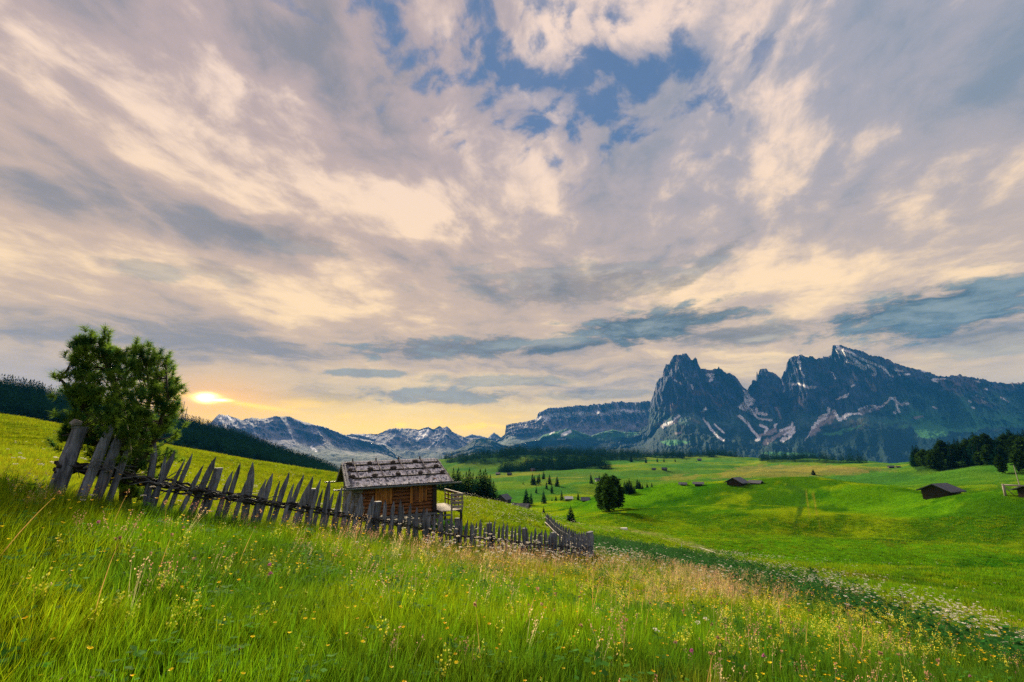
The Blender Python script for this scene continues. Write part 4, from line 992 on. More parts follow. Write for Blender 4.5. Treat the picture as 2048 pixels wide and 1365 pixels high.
# singles and small clumps on the valley slopes
SING = [(730, 308, 332), (800, 245, 335), (850, 240, 325), (883, 233, 292), (905, 305, 365), (930, 250, 330), (945, 320, 400), (985, 268, 347), (828, 345, 398), (815, 262, 335), (838, 262, 330)]
for i, (x, t, b_) in enumerate(SING):
    X_, T_ = q4(x, t); tree_px('fir_tree', X_, T_, q4(0, b_)[1], 150, 1400, i % 4, f'dark fir in the valley slope clump above the barns, {ORD[sorted(q[0] for q in SING).index(x)]} from left', 'firs on the valley slope', 1.15)
for (x, t, b_, lab) in ((755, 360, 485, 'broad dark fir standing directly behind the small grey barn roof'), (790, 385, 485, 'narrow dark fir at the right shoulder of the broad fir behind the small grey barn'), (885, 370, 475, 'slim fir on the valley slope halfway between the barn and the white roofed hut'), (600, 393, 430, 'small fir rising behind the dark gabled farm barn'), (557, 395, 425, 'tiny fir left of the dark gabled farm barn roof'),
                        (1140, 388, 450, 'single dark fir right of the little white roofed hut'), (1018, 373, 455, 'pointed fir just left of the little white roofed hut'), (975, 415, 455, 'rounded dark fir left of the pointed fir by the white roofed hut'), (945, 430, 455, 'low round fir at the left end of the row by the white roofed hut'), (885, 495, 548, 'small round fir alone in the grassy hollow beyond the meadow crest'),
                        (1240, 248, 326, 'stout dark fir left of the white hut on the valley slope'), (1300, 253, 308, 'slim fir right of the white hut on the valley slope'), (1645, 130, 173, 'lone round fir below the dark wood on the upper pasture'), (1730, 125, 168, 'taller lone fir on the upper pasture, second from the wood'), (1780, 133, 167, 'thin lone fir on the upper pasture, third from the wood'), (1863, 140, 167, 'fourth lone fir from the wood on the upper pasture'),
                        (1917, 120, 143, 'tiny fir high on the upper pasture below the woodland strip'), (1950, 138, 156, 'left one of two tiny firs close together on the upper pasture'), (1968, 138, 153, 'right one of two tiny firs close together on the upper pasture'), (2020, 150, 166, 'tiny low fir on the upper pasture above the brown hayfield'), (1535, 113, 167, 'big dark fir at the right corner of the dark wood'), (1295, 118, 190, 'rounded fir at the lower edge of the dark wood')):
    X_, T_ = q4(x, t); tree_px('fir_tree', X_, T_, q4(0, b_)[1], 90, 2000, int(x) % 4, lab, None, 1.25)
for i, (x, t, b_) in enumerate(((1490, 300, 395), (1525, 285, 402), (1560, 330, 402), (1585, 290, 365), (1620, 325, 367), (1655, 318, 357), (1690, 313, 355), (1505, 300, 398), (1540, 310, 402), (1600, 300, 367))):
    X_, T_ = q4(x, t); tree_px('fir_tree', X_, T_, q4(0, b_)[1], 150, 900, i % 4, f'dark fir in the row behind the larch group, {ORD[(0, 2, 4, 5, 7, 8, 9, 1, 3, 6)[i]]} from the left', 'firs behind the larch group', 1.35)
tree_px('fir_tree', 1142, 1012, 1046, 60, 160, 3, 'ragged dark spruce alone in the hollow behind the fence corner', None, 1.5)
tree_px('fir_tree', 1627, 938, 951, 150, 900, 3, 'one small dark bush like fir alone in the middle of the pale plateau', None, 1.8)
for i, (x, t, b_, w) in enumerate(((1212, 946, 1024, .9), (1228, 950, 1021, .9), (1203, 960, 1022, .75), (1238, 966, 1017, .7), (1220, 952, 1026, .8))):
    tree_px('larch_tree', x, t, b_, 80, 175, 10+i % 2, f'bushy larch in the tight group beyond the meadow dip, {ORD[(1, 3, 0, 4, 2)[i]]} from the left', 'larches in the tight group', w)
# the wood at the right edge: trees one can still tell apart
q6 = lambda x, y: (1620+x*.2637, 670+y*.2637)
for (x, t, b_, lab) in ((930, 868, 1020, 'broad dark tree standing out at the left corner of the right hand wood'), (1290, 878, 998, 'rounded dark tree on the grass before the right hand wood'), (1462, 905, 1055, 'wide low branched tree furthest down the grass before the right hand wood'), (1380, 905, 978, 'slender tree between two round ones before the right hand wood'), (1605, 860, 1035, 'large dark tree at the right edge of the picture before the wood'), (1585, 1008, 1042, 'small bush at the foot of the right hand wood by the frame edge')):
    X_, T_ = q6(x, t); tree_px('wood_edge_tree', X_, T_, q6(0, b_)[1], 200, 600, 10+int(x) % 2, lab, None, .9)
def wood_points(poly, n, r0, r1, a0, a1):
    r = np.sqrt(rng.uniform(r0*r0, r1*r1, n*12)); a = np.radians(rng.uniform(a0, a1, n*12)); x, y = r*np.sin(a), r*np.cos(a); z = ground(x, y); px, py = proj(x, y, z)
    k = np.where(inpoly(px+(fbm(x/90, y/90, 3, 55)-.5)*70*(r > 330), py+(fbm(x/90+9, y/90, 3, 56)-.5)*12*(r > 330), poly) & (fbm(x/45, y/45, 3, 57) > .36))[0][:n]; return np.stack([x, y, z], 1)[k], px[k], py[k]
P, _, _ = wood_points(FOREST_AREAS[7][0], 285, 310, 640, 34, 50)
for i, p in enumerate(P):
    tree('wood_tree', p, random.uniform(8, 12.5), (CROWNS+LARCH)[i % 6], 'dark conifer inside the dense wood at the right edge', 'conifers of the right hand wood', 1.0 if i % 6 > 3 else 1.75)
def forest(name, k, n, h, label, extra=1.):
    poly, r0, r1 = FOREST_AREAS[k]; xs = [q[0] for q in poly]; a = ray(np.array([max(-500, min(xs)), min(2300, max(xs))]), 930)[0]
    P, px, py = wood_points(poly, n, r0, r1, math.degrees(a[0])-1, math.degrees(a[1])+1); m = len(P)
    s = rng.uniform(h[0], h[1], m); sc = np.stack([s*1.25*extra, s*1.25*extra, s], 1)
    return scatter(name, FARO, P, sc, np.stack([np.zeros(m), np.zeros(m), rng.uniform(0, 6.28, m)], 1), np.ones((m, 3)), kind='stuff', label=label, category='forest')
forest('fir_forest', 0, 2600, (13, 22), 'dark blue fir forest on the ridge at far left', 1.6)
forest('fir_forest', 1, 7500, (12, 21), 'long fir forested ridge sloping down from the pine to the hut roof', 1.5)
forest('fir_forest', 2, 700, (11, 26), 'dark wooded knoll straight above the hut right end', 1.2)
forest('fir_forest', 3, 1400, (11, 28), 'upper band of dark fir wood in the middle distance', 1.2)
forest('fir_forest', 4, 950, (9, 24), 'lower patch of dark fir wood on the green slope', 1.2)
forest('fir_forest', 5, 520, (10, 25), 'thin woodland strip below the jagged massif', 1.2)
forest('fir_forest', 6, 520, (9, 22), 'tapering woodland strip at the far edge of the plateau', 1.2)
# ---------------------------------------------------------------- stone pine at the left
def on_fence(px, py):
    """point where a pixel's ray crosses the vertical plane of the near fence"""
    a, t = ray(px, py); d = np.array([np.sin(a), np.cos(a)]); e = FC-FA
    r = float(np.linalg.solve(np.array([d, -e]).T, FA)[0]); return Vector((r*d[0], r*d[1], EYE+r*float(t)))
M_PINE = leaf_mat('pine_needles', (.020, .085, .030), (.20, .32, .03), .55, 5.)
def stone_pine():
    poly = [(118, 742), (140, 768), (136, 700), (150, 680), (176, 668), (184, 690), (206, 664), (222, 684), (232, 706), (250, 700), (268, 684), (285, 700), (305, 700), (318, 712), (338, 712), (345, 738), (352, 762), (360, 790), (366, 815), (372, 838),
            (366, 862), (352, 880), (348, 905), (330, 930), (322, 965), (300, 990), (262, 1000), (236, 985), (222, 950), (200, 930), (176, 905), (158, 880), (128, 900), (114, 878), (112, 858), (134, 850), (140, 820), (136, 792), (112, 770), (102, 752)]
    r0 = 9.2; base = gpt(262, r0, 990); base.z -= .05
    az0 = float(ray(262, 990)[0]); right = Vector((cos(az0), -sin(az0), 0)); fwd = Vector((sin(az0), cos(az0), 0))
    root = empty('pine_tree', base, label='bushy green stone pine growing through the fence at left', category='tree')
    ps = 910/r0*1.17
    def loc(px, py, d):                       # local coordinates of a pixel at depth d behind the trunk
        a, t = ray(px, py); r = r0+d; return Vector((r*math.sin(a), r*math.cos(a), EYE+r*float(t)))-base
    R = random.Random(5); trunk = MB(); wood_ = MB(); tips = []
    axes = [((262, 985), (252, 900), (240, 800), (205, 700), (200, 676)), ((258, 960), (285, 880), (300, 790), (290, 715)), ((250, 930), (215, 860), (175, 790), (150, 715)), ((262, 950), (310, 880), (335, 800), (332, 730)), ((240, 900), (180, 830), (135, 775), (116, 752)), ((255, 940), (200, 890), (150, 868), (125, 872))]
    ax3 = []
    for i, ax in enumerate(axes):
        dd = [0, -.1, .25, -.3, .1, -.2][i]; pts = [loc(x, y, dd*k/(len(ax)-1)) for k, (x, y) in enumerate(ax)]
        if i == 0: pts[0] = Vector((0, 0, -.15))
        ax3.append(pts); (trunk if i == 0 else wood_).tube(pts, [(.085 if i == 0 else .05)*(1-.8*k/(len(pts)-1)) for k in range(len(pts))], 7)
    # tufts fill the outline; each hangs on a small branch from the nearest limb
    lim = []
    for pts in ax3:
        for a, b in zip(pts[:-1], pts[1:]):
            for k in range(5): lim.append(a.lerp(b, k/5))
    n = 0
    while n < 430:
        px, py = R.uniform(100, 375), R.uniform(662, 1002)
        if not inpoly(np.array([px]), np.array([py]), poly)[0]: continue
        e = segdist(np.array([px]), np.array([py]), poly+[poly[0]])[0]
        if e < 5: continue
        dm = min(1.15, .10+e/95); d = R.uniform(-1, 1); d = math.copysign(abs(d)**.55, d)*dm
        p = loc(px, py, d); q = min(lim, key=lambda v: (v-p).length+max(0, v.z-p.z+.05)*1.5)
        L = (p-q).length
        if L > .25: q = p.lerp(q, min(1, .55/L)) if R.random() < .7 else q
        dirn = ((p-q).normalized()*.6+Vector((0, 0, .75))+Vector((R.gauss(0, .2), R.gauss(0, .2), 0))).normalized()
        m_ = q.lerp(p, .6)+Vector((0, 0, -.04)); wood_.tube([q, m_, p, p+dirn*.06], [.009, .007, .005, .003], 4, cap=False)
        tips.append((p, dirn)); n += 1
        for k in range(R.choice([1, 2, 2])):
            o_ = Vector((R.gauss(0, .09), R.gauss(0, .09), R.gauss(0, .07)))
            tips.append((p+o_, (dirn+o_*4+Vector((0, 0, .25))).normalized()))
    # upright shoots along the top outline
    for (x, y) in ((179, 672), (206, 664), (168, 684), (262, 702), (270, 686), (281, 702), (296, 698), (305, 704), (318, 706), (336, 712), (330, 722), (232, 708), (150, 690), (345, 738), (215, 672), (352, 766)):
        p = loc(x, y+16, R.uniform(-.3, .3)); tips.append((p, Vector((0, 0, 1)))); tips.append((p+Vector((0, 0, -.09)), Vector((0, 0, 1)))); tips.append((p+Vector((0, 0, .08)), Vector((0, 0, 1)))); tips.append((p+Vector((0, 0, .15)), Vector((0, 0, 1))))
    V = []; Fc = []
    for p, d in tips:
        u = d.orthogonal().normalized(); w = d.cross(u); ln = R.uniform(.075, .115); nn_ = 74
        for k in range(nn_):
            a = R.uniform(0, 6.283); s_ = R.uniform(-.05, .05); o_ = p+d*s_; out_ = (u*cos(a)+w*sin(a)); e = (out_*R.uniform(.5, 1.1)+d*R.uniform(.0, 1.1)).normalized(); t_ = e.cross(Vector((R.gauss(0, 1), R.gauss(0, 1), R.gauss(0, 1)))).normalized()*.0036
            b = len(V); l = ln*R.uniform(.7, 1.15); V += [tuple(o_-t_), tuple(o_+t_), tuple(o_+e*l+t_*.4)]; Fc.append((b, b+1, b+2))
    me = bpy.data.meshes.new('needles'); me.from_pydata(V, [], Fc); me.materials.append(M_PINE); me.update()
    trunk.obj('trunk', M_BARK, root, True); wood_.obj('branches', M_BARK, root, True); mobj('needles', me, root, kind='stuff')
stone_pine()

# ---------------------------------------------------------------- picket fence
def picket_mesh(w, t, h, seed, pointed=True, rough=.1, lean=0.):
    """split pale: irregular rail-shaped board ending in an axe-cut point; lean = sideways shift of the tip"""
    R = random.Random(seed); n = 7; V = []; Fc = []
    lv = [0, .25, .5, .72, .84, .93, 1.0] if pointed else [0, .2, .4, .6, .8, .97, 1.0]
    tipx = R.uniform(-.15, .3)*w
    for i, s_ in enumerate(lv):
        k = 1 if not pointed or i < 4 else (.86, .48, .08)[i-4]
        ww = w/2*(1+R.uniform(-rough, rough))*k; tt = t/2*(1+R.uniform(-rough, rough))*(k if pointed else 1)
        cx = lean*s_+R.uniform(-.1, .1)*w*(.4 if i else 0)+(tipx*((i-3)/3) if pointed and i > 3 else 0); cy = R.uniform(-.2, .2)*t
        ch = .35
        V += [(cx-ww, cy-tt*ch, h*s_), (cx-ww*.6, cy-tt, h*s_), (cx+ww*.6, cy-tt, h*s_), (cx+ww, cy-tt*ch, h*s_), (cx+ww*.9, cy+tt, h*s_), (cx-ww*.9, cy+tt, h*s_)]
    m = 6
    for i in range(n-1):
        for k in range(m): Fc.append((i*m+k, i*m+(k+1) % m, (i+1)*m+(k+1) % m, (i+1)*m+k))
    Fc.append(tuple(range(m))[::-1]); Fc.append(tuple((n-1)*m+k for k in range(m)))
    me = bpy.data.meshes.new('picket'); me.from_pydata(V, [], Fc); me.materials.append(M_GREYW); me.update(); return me
FANG = math.atan2(FD[1], FD[0])
def fence():
    a0 = on_fence(110, 1000); root = empty('picket_fence', (a0.x, a0.y, float(ground(a0.x, a0.y)[0])), (0, 0, FANG), label='old grey split picket fence running from the pine down to the corner post', category='fence')
    Mi = (Matrix.Translation(root.location) @ Matrix.Rotation(FANG, 4, 'Z')).inverted()
    rails = []
    def put(tip, base, wpx, kind='picket', off=0., pointed=True, thick=None, label=None):
        T_ = on_fence(*tip); B_ = on_fence(*base)
        g_ = float(ground(B_.x, B_.y)[0])
        # continue the lean down to the ground
        dz = T_.z-B_.z; hx = Vector((T_.x-B_.x, T_.y-B_.y, 0)); B2 = B_-hx*((B_.z-g_+.06)/max(dz, .2)); B2.z = g_-.06
        l0 = Mi @ B2; l1 = Mi @ T_; r = math.hypot(B_.x, B_.y); sw = abs(math.cos(FANG+math.atan2(B_.x, B_.y)))
        pa = proj(B_.x, B_.y, B_.z)[0]; pb = proj(B_.x+FD[0]*.1, B_.y+FD[1]*.1, B_.z)[0]; w = wpx*(1.0 if wpx >= 14 else .9)/max(1., (float(pb)-float(pa))/.1)
        me = picket_mesh(w, thick or w*.42, l1.z-l0.z, random.randint(0, 9999), pointed, .12, l1.x-l0.x)
        o = mobj(kind, me, root, label=label); o.location = (l0.x, off+random.uniform(-.02, .02), l0.z); o.rotation_euler = (random.uniform(-.04, .04), 0, 0)
        rails.append((l0.x+(l1.x-l0.x)*.55, l0.z+(l1.z-l0.z)*.55))
        return o
    # the big slab post and three wide pales at the far left
    b = put((163, 854), (124, 952), 33, 'post', 0, False, .16, 'wide pale slab like end post with a flat top')
    for tip, base, w in (((218, 840), (168, 970), 22), ((237, 862), (193, 985), 24), ((252, 893), (219, 985), 15)): put(tip, base, w, off=-.10)
    z2 = lambda x, y: (280+x*.205, 860+y*.205)
    near_ = [((165, 125), (95, 560), 15), ((235, 250), (150, 640), 11), ((360, 198), (130, 705), 15), ((418, 280), (228, 690), 9), ((527, 230), (305, 765), 12), ((600, 338), (400, 765), 11), ((745, 260), (500, 835), 16), ((890, 398), (750, 830), 12), ((988, 322), (835, 860), 11), ((1043, 437), (890, 890), 10), ((1112, 314), (1030, 885), 14),
             ((1216, 480), (1098, 860), 10), ((1312, 424), (1180, 850), 13), ((1355, 494), (1250, 840), 8), ((1474, 412), (1310, 880), 12), ((1480, 520), (1370, 920), 9), ((1597, 438), (1425, 920), 11), ((1608, 548), (1480, 935), 10), ((1686, 450), (1545, 935), 11), ((1742, 472), (1615, 940), 9), ((1786, 577), (1700, 950), 8), ((1838, 490), (1755, 970), 11), ((1884, 607), (1805, 975), 8),
             ((1942, 553), (1860, 985), 10), ((1971, 644), (1918, 985), 7), ((2040, 600), (1960, 990), 11)]
    for i, (t_, b_, w) in enumerate(near_): put(z2(*t_), z2(*b_), w, off=-.05 if i % 2 else .03)
    put(z2(790, 372), z2(640, 835), 17, 'post', .08, False, .11); put(z2(1712, 574), z2(1655, 950), 13, 'post', .08, False, .10)
    z3 = lambda x, y: (640+x*.1612, 880+y*.1612)
    mid_ = [((412, 720), (345, 1080), 7), ((500, 675), (400, 1100), 11), ((545, 725), (505, 1080), 6), ((622, 705), (555, 1100), 9), ((672, 700), (640, 1130), 8), ((790, 770), (775, 1180), 6), ((842, 740), (800, 1180), 7), ((892, 760), (840, 1190), 8), ((922, 770), (890, 1190), 6), ((972, 735), (950, 1215), 7), ((1040, 810), (1000, 1240), 7), ((1092, 795), (1060, 1200), 7), ((1118, 790), (1105, 1240), 7),
            ((1163, 950), (1150, 1240), 5), ((1210, 835), (1210, 1260), 7), ((1248, 830), (1275, 1270), 8), ((1328, 850), (1320, 1270), 7), ((1290, 945), (1305, 1270), 5), ((1370, 925), (1362, 1270), 6), ((1402, 915), (1395, 1275), 6), ((1432, 950), (1430, 1290), 5), ((1480, 900), (1478, 1290), 7), ((1520, 925), (1515, 1290), 6), ((1550, 960), (1545, 1290), 5)]
    for i, (t_, b_, w) in enumerate(mid_): put(z3(*t_), z3(*b_), w, off=-.05 if i % 2 else .03)
    put(z3(735, 765), z3(700, 1160), 13, 'post', .06, False, .12)
    # on to the corner: tops and feet follow the slope
    xs = 894.; i = 0
    while xs < 1172:
        f = (xs-894)/(1172-894); top = 1026+np.interp(f, [0, .3, .6, 1], [8, 18, 34, 46])+random.choice([-7, -4, 0, 3, 6, 9])*(1-.4*f); w = (5.2-1.9*f)*random.uniform(.75, 1.15)
        put((xs+random.uniform(-1, 1.5)+(1-f), top), (xs-1.5*(1-f), 1082+f*26), w, off=-.05 if i % 2 else .03); i += 1
        xs += (5.2-2.4*f)*random.uniform(.8, 1.2)
    for x in (919, 985, 1052, 1110): put((x, 1037+(x-919)*.15), (x, 1090), 6.5, 'post', .07, False, .11)
    put((1181, 1064), (1181, 1112), 9, 'post', 0, False, .2, 'stout round topped corner post')
    # woven withies: two dark twisted strands through the pales, with loose ends
    rails.sort(); xsr = np.array([q[0] for q in rails]); zsr = np.array([q[1] for q in rails])
    xg = np.linspace(xsr[0]-.1, xsr[-1], 260); kk = np.hanning(31); kk /= kk.sum(); zi = np.interp(xg, xsr, zsr); zi = np.convolve(np.pad(zi, 15, mode='edge'), kk, 'valid')
    for s_ in range(7):
        mb = MB(); ph = s_*1.3
        pts = [(x, .0+.075*math.sin(x*7+ph)+random.uniform(-.015, .015), z+(.03*math.sin(x*3.1+ph*2)+random.uniform(-.02, .02)+(s_-3)*.02)*max(.4, 1-(x-xg[0])/13)) for x, z in zip(xg, zi)]
        mb.tube(pts, [(.019+random.uniform(-.004, .007))*max(.4, 1-q/170) for q in range(len(pts))], 5, jit=.2); mb.obj('withy_strand', M_TWIG, root, True)
    mb = MB(); mbp = MB()
    for k in range(150):
        x = random.uniform(xsr[0], xsr[-1]); z = float(np.interp(x, xg, zi)); a = random.uniform(0, 6.28); l = random.uniform(.05, .16)
        mb.tube([(x, -.08, z), (x+cos(a)*l*.6, -.11, z+sin(a)*l*.5+.02), (x+cos(a)*l, -.12, z+sin(a)*l)], [.006, .005, .003], 4)
    for k in range(26):
        x = random.uniform(xsr[0], xsr[0]+1.6) if k < 16 else random.uniform(xsr[0]+1.6, xsr[0]+3); z = float(np.interp(x, xg, zi)); a = random.choice([0, pi])+random.uniform(-.7, .7); l = random.uniform(.2, .45)
        mbp.tube([(x, -.17, z), (x+cos(a)*l*.5, -.20, z+sin(a)*l*.5+.05), (x+cos(a)*l, -.2, z+sin(a)*l)], [.008, .007, .004], 5)
    mb.obj('loose_twigs', M_TWIG, root, kind='stuff'); mbp.obj('pale_withies', M_GREYX, root, kind='stuff')
    st = MB(); p = Mi @ on_fence(153, 850); st.tube([(p.x-.06, 0, p.z+.0), (p.x-.02, 0, p.z+.03), (p.x+.05, 0, p.z+.02)], [.03, .05, .03], 7)
    st.obj('cap_stone', M_STONE, root)
fence()
def fence2():
    pts = [(1181, 1125, 20.), (1165, 1105, 23), (1150, 1092, 26.), (1135, 1080, 28.5), (1120, 1070, 31.5), (1105, 1060, 35.), (1092, 1054, 38.)]
    g_ = []
    for x, y, r in pts:
        q = gpt(x, r, y); g_.append(q)
    root = empty('picket_fence', g_[0], label='second fence run going back uphill from the corner post with one pale rail', category='fence')
    L = [0]
    for a, b in zip(g_[:-1], g_[1:]): L.append(L[-1]+math.hypot(b.x-a.x, b.y-a.y))
    def at(s_): 
        x = np.interp(s_, L, [q.x for q in g_]); y = np.interp(s_, L, [q.y for q in g_]); return Vector((x, y, float(ground(x, y)[0])))
    s_ = .35; meshes = [picket_mesh(.10, .04, h, 300+k, True, .12, random.uniform(-.04, .06)) for k, h in enumerate((.95, 1.05, 1.12, .88, 1.0))]; k = 0
    while s_ < L[-1]-.1:
        p = at(s_); o = mobj('picket', meshes[k % 5], root); o.location = p-root.location-Vector((0, 0, .05)); o.rotation_euler = (random.uniform(-.05, .05), random.uniform(-.05, .05), random.uniform(-.3, .3)+.2); k += 1
        s_ += random.uniform(.15, .24)
    for h, m, rd, nm in ((.30, M_PALEW, .026, 'pale_rail'), (.70, M_TWIG, .016, 'withy_strand')):
        mb = MB(); mb.tube([at(q)-root.location+Vector((-.06, -.05, h+random.uniform(-.02, .02))) for q in np.linspace(0, L[-1], 16)], rd, 6); mb.obj(nm, m, root, True)
fence2()

# ---------------------------------------------------------------- the log hut
def hut():
    r0 = 25.0; a0 = float(ray(694, 976)[0]); t0 = float(ray(694, 976)[1]); P0 = Vector((r0*math.sin(a0), r0*math.cos(a0), EYE+r0*t0))   # left end of the near eave
    la = radians(65); ex = Vector((math.sin(la), math.cos(la), 0)); ey = Vector((-math.cos(la), math.sin(la), 0)); 
    a1 = float(ray(903, 963)[0]); Lr = (P0.y*math.tan(a1)-P0.x)/(ex.x-ex.y*math.tan(a1))                                               # roof length
    a2 = float(ray(685, 924)[0]); W = (P0.y*math.tan(a2)-P0.x)/(ey.x-ey.y*math.tan(a2)); W = max(2.2, min(W, 2.9))
    ridge_h = 1.06
    rot = math.atan2(ex.y, ex.x)
    root = empty('log_hut', (0, 0, 0), (0, 0, 0), label='small brown log hut with silvery shingle roof behind the picket fence', category='hut')
    root.matrix_world = Matrix.Translation(P0) @ Matrix.Rotation(rot, 4, 'Z') @ Matrix.Rotation(radians(-1.7), 4, 'Y')
    root.location = P0; root.rotation_euler = (Matrix.Rotation(rot, 3, 'Z') @ Matrix.Rotation(radians(-1.7), 3, 'Y')).to_euler()
    # local frame: x along the eave, y to the back, z up from the eave line
    ov, sl = .48, ridge_h/W; WX0, WX1 = .42, Lr-.82; Y0, Y1 = ov, 2*W-ov; floor = -1.55
    wt_ = sl*ov-.06
    def roofz(y): return sl*(y if y <= W else 2*W-y)
    # roof decks
    for side in (0, 1):
        mb = MB(); n = 2
        ya, yb = (0, W) if side == 0 else (2*W, W)
        for x0, x1 in ((0, Lr),):
            z0, z1 = 0, ridge_h; th = .07
            vs = [(x0, ya, z0-th), (x1, ya, z0-th), (x1, yb, z1-th), (x0, yb, z1-th), (x0, ya, z0), (x1, ya, z0), (x1, yb, z1), (x0, yb, z1)]
            mb.add(vs, [(0, 1, 2, 3)[::-1], (4, 5, 6, 7), (0, 1, 5, 4), (1, 2, 6, 5), (2, 3, 7, 6), (3, 0, 4, 7)])
        rf = mb.obj('roof', M_DARKW, root)
        sh = MB(); rows = 17
        up = Vector((0, (yb-ya), ridge_h)).normalized(); nrm = Vector((0, -ridge_h if side == 0 else ridge_h, W)).normalized(); SL = math.hypot(W, ridge_h)
        for j in range(rows):
            x = -.02
            while x < Lr:
                w = random.uniform(.07, .15); s0 = SL*j/rows-.02+random.uniform(-.015, .015); s1 = s0+SL/rows*1.5; lift = random.uniform(.016, .034)
                b = Vector((x, ya, 0))+up*s0+nrm*lift; c = Vector((x, ya, 0))+up*min(s1, SL)+nrm*.004; wv = Vector((w*.93, 0, 0)); t_ = nrm*.018
                vs = [b-t_, b+wv-t_, c+wv, c, b+nrm*random.uniform(0, .01), b+wv+nrm*random.uniform(0, .01), c+wv+t_, c+t_]
                sh.add(vs, [(4, 5, 6, 7), (0, 1, 5, 4), (1, 2, 6, 5), (3, 0, 4, 7)], random.choice([0, 0, 0, 0, 0, 1]))
                x += w
        sh.obj('shingles', [M_SHING, M_GREYX], rf, kind='stuff')
        if side == 0:
            SL0 = SL; up0, n0 = up, nrm
    def onroof(x, s_, h=0.): return Vector((x, 0, 0))+up0*s_+n0*(h+.03)
    # weighting: three long battens, four poles down the slope, ridge capping
    for f in (.30, .585, .855):
        mb = MB(); mb.tube([onroof(.12+k*(Lr-.2)/5, SL0*f+random.uniform(-.01, .01), .035) for k in range(6)], .042, 7, jit=.1); mb.obj('roof_batten', M_DARKW, root, True)
    for i, x in enumerate((.52, 1.72, 2.92, 4.12)):
        x = x*Lr/5.1; mb = MB(); mb.tube([onroof(x+.10, SL0*.27, .075), onroof(x+.05, SL0*.62, .09), onroof(x, SL0*1.0, .10), onroof(x-.02, SL0*1.0, .10)+Vector((0, .12, .09))], [.032, .03, .028, .03], 7); mb.obj('roof_pole', M_PALEW, root, True)
        mb = MB(); mb.tube([onroof(x-.02, SL0*1.0, .09), onroof(x-.02, SL0*1.0, .24)+Vector((0, .1, 0))], [.05, .035], 6); mb.obj('pole_knob', M_DARKW, root, True)
    mb = MB(); mb.box(.0, Lr, W-.16, W+.02, ridge_h-.035, ridge_h+.055); mb.obj('ridge_board', M_GREYX, root)
    xr = 0
    mb = MB()
    while xr < Lr-.08:
        w = random.uniform(.08, .13); s0 = SL0*.90
        b = onroof(xr, s0+random.uniform(-.02, .02), .03); c = onroof(xr, SL0+.06, .05); wv = Vector((w*.9, 0, 0)); t_ = n0*.02
        mb.add([b, b+wv, c+wv, c, b+t_, b+wv+t_, c+wv+t_, c+t_], [(4, 5, 6, 7), (0, 1, 5, 4), (1, 2, 6, 5), (3, 0, 4, 7)]); xr += w
    mb.obj('ridge_shingles', M_SHING, root, kind='stuff')
    for xx, nm in ((-.035, 'barge_board'), (Lr+.035, 'barge_board')):
        for side in (0, 1):
            mb = MB(); ya, yb = (0, W) if side == 0 else (2*W, W); wd = .11
            for q in range(1):
                vs = [(xx-.03, ya, -.11), (xx+.03, ya, -.11), (xx+.03, yb, ridge_h-.11), (xx-.03, yb, ridge_h-.11), (xx-.03, ya, .07), (xx+.03, ya, .07), (xx+.03, yb, ridge_h+.07), (xx-.03, yb, ridge_h+.07)]
                mb.add(vs, [(0, 1, 2, 3)[::-1], (4, 5, 6, 7), (0, 1, 5, 4), (1, 2, 6, 5), (2, 3, 7, 6), (3, 0, 4, 7)])
            mb.obj(nm, M_GREYW, root)
    # long flat boards lying along the left verge
    for k in range(2):
        mb = MB(); y0 = .05; x = .06+k*.13; a = onroof(x, .02, .03); b = onroof(x, SL0*.98, .03)
        mb.add([a, a+Vector((.10, 0, 0)), b+Vector((.10, 0, 0)), b, a+n0*.03, a+n0*.03+Vector((.10, 0, 0)), b+n0*.03+Vector((.10, 0, 0)), b+n0*.03], [(4, 5, 6, 7), (0, 1, 5, 4), (1, 2, 6, 5), (3, 0, 4, 7)]); mb.obj('verge_board', M_GREYW, root)
    # gutters: hollowed poles sticking out past both ends
    for y, x0, x1 in ((-.07, -.62, Lr+.55), (2*W+.07, -.7, Lr+.2)):
        mb = MB(); n = 7; V = []; 
        for x in (x0, x1):
            for k in range(n+1):
                a = pi+pi*k/n; V.append((x, y+cos(a)*.075, -.05+sin(a)*.075))
            for k in range(n+1):
                a = 2*pi-pi*k/n; V.append((x, y+cos(a)*.055, -.05+sin(a)*.05))
        m = 2*(n+1); mb.add(V, [(k, (k+1) % m, m+(k+1) % m, m+k) for k in range(m)]+[tuple(range(m))[::-1], tuple(range(m, 2*m))]); mb.obj('gutter', M_GUT, root)
    mb = MB(); mb.tube([(-.55, 2*W+.07, -.1), (-.55, 2*W+.07, -.75)], .012, 5); mb.obj('drip_cord', M_PALEW, root)
    # log walls
    nl = 9; hl = (wt_-floor)/nl
    def log(x0, y0, x1, y1, z, rad=hl/2*1.04):
        mb = MB(); p0, p1 = Vector((x0, y0, z)), Vector((x1, y1, z)); ks = 7
        mb.tube([p0.lerp(p1, k/(ks-1))+Vector((0, 0, random.uniform(-.008, .008))) for k in range(ks)], rad, 9, jit=.07); me = mb.mesh('log', M_LOG, True)
        return me
    W1 = (1.42, 2.30); W2 = (WX1-1.28, WX1-.42)
    for k in range(nl):
        z = floor+hl*(k+.5); rr = hl/2*random.uniform(1.0, 1.08)
        if 3 <= k <= 7:       # logs broken by the two openings
            for xa, xb in ((WX0+.35, W1[0]), (W1[1], W2[0]), (W2[1], WX1+.12)): mobj('log', log(xa, Y0, xb, Y0, z, rr), root)
        else: mobj('log', log(WX0+.35, Y0, WX1+.12, Y0, z, rr), root)
        mobj('log', log(WX0+.35, Y1, WX1+.12, Y1, z, rr), root)
        mobj('log', log(WX1, Y0-.14, WX1, Y1+.14, z+hl*.5-.01, rr*.98), root)
    # left end: rough stone wall up to the eaves, dark boards in the gable
    random.seed(41)
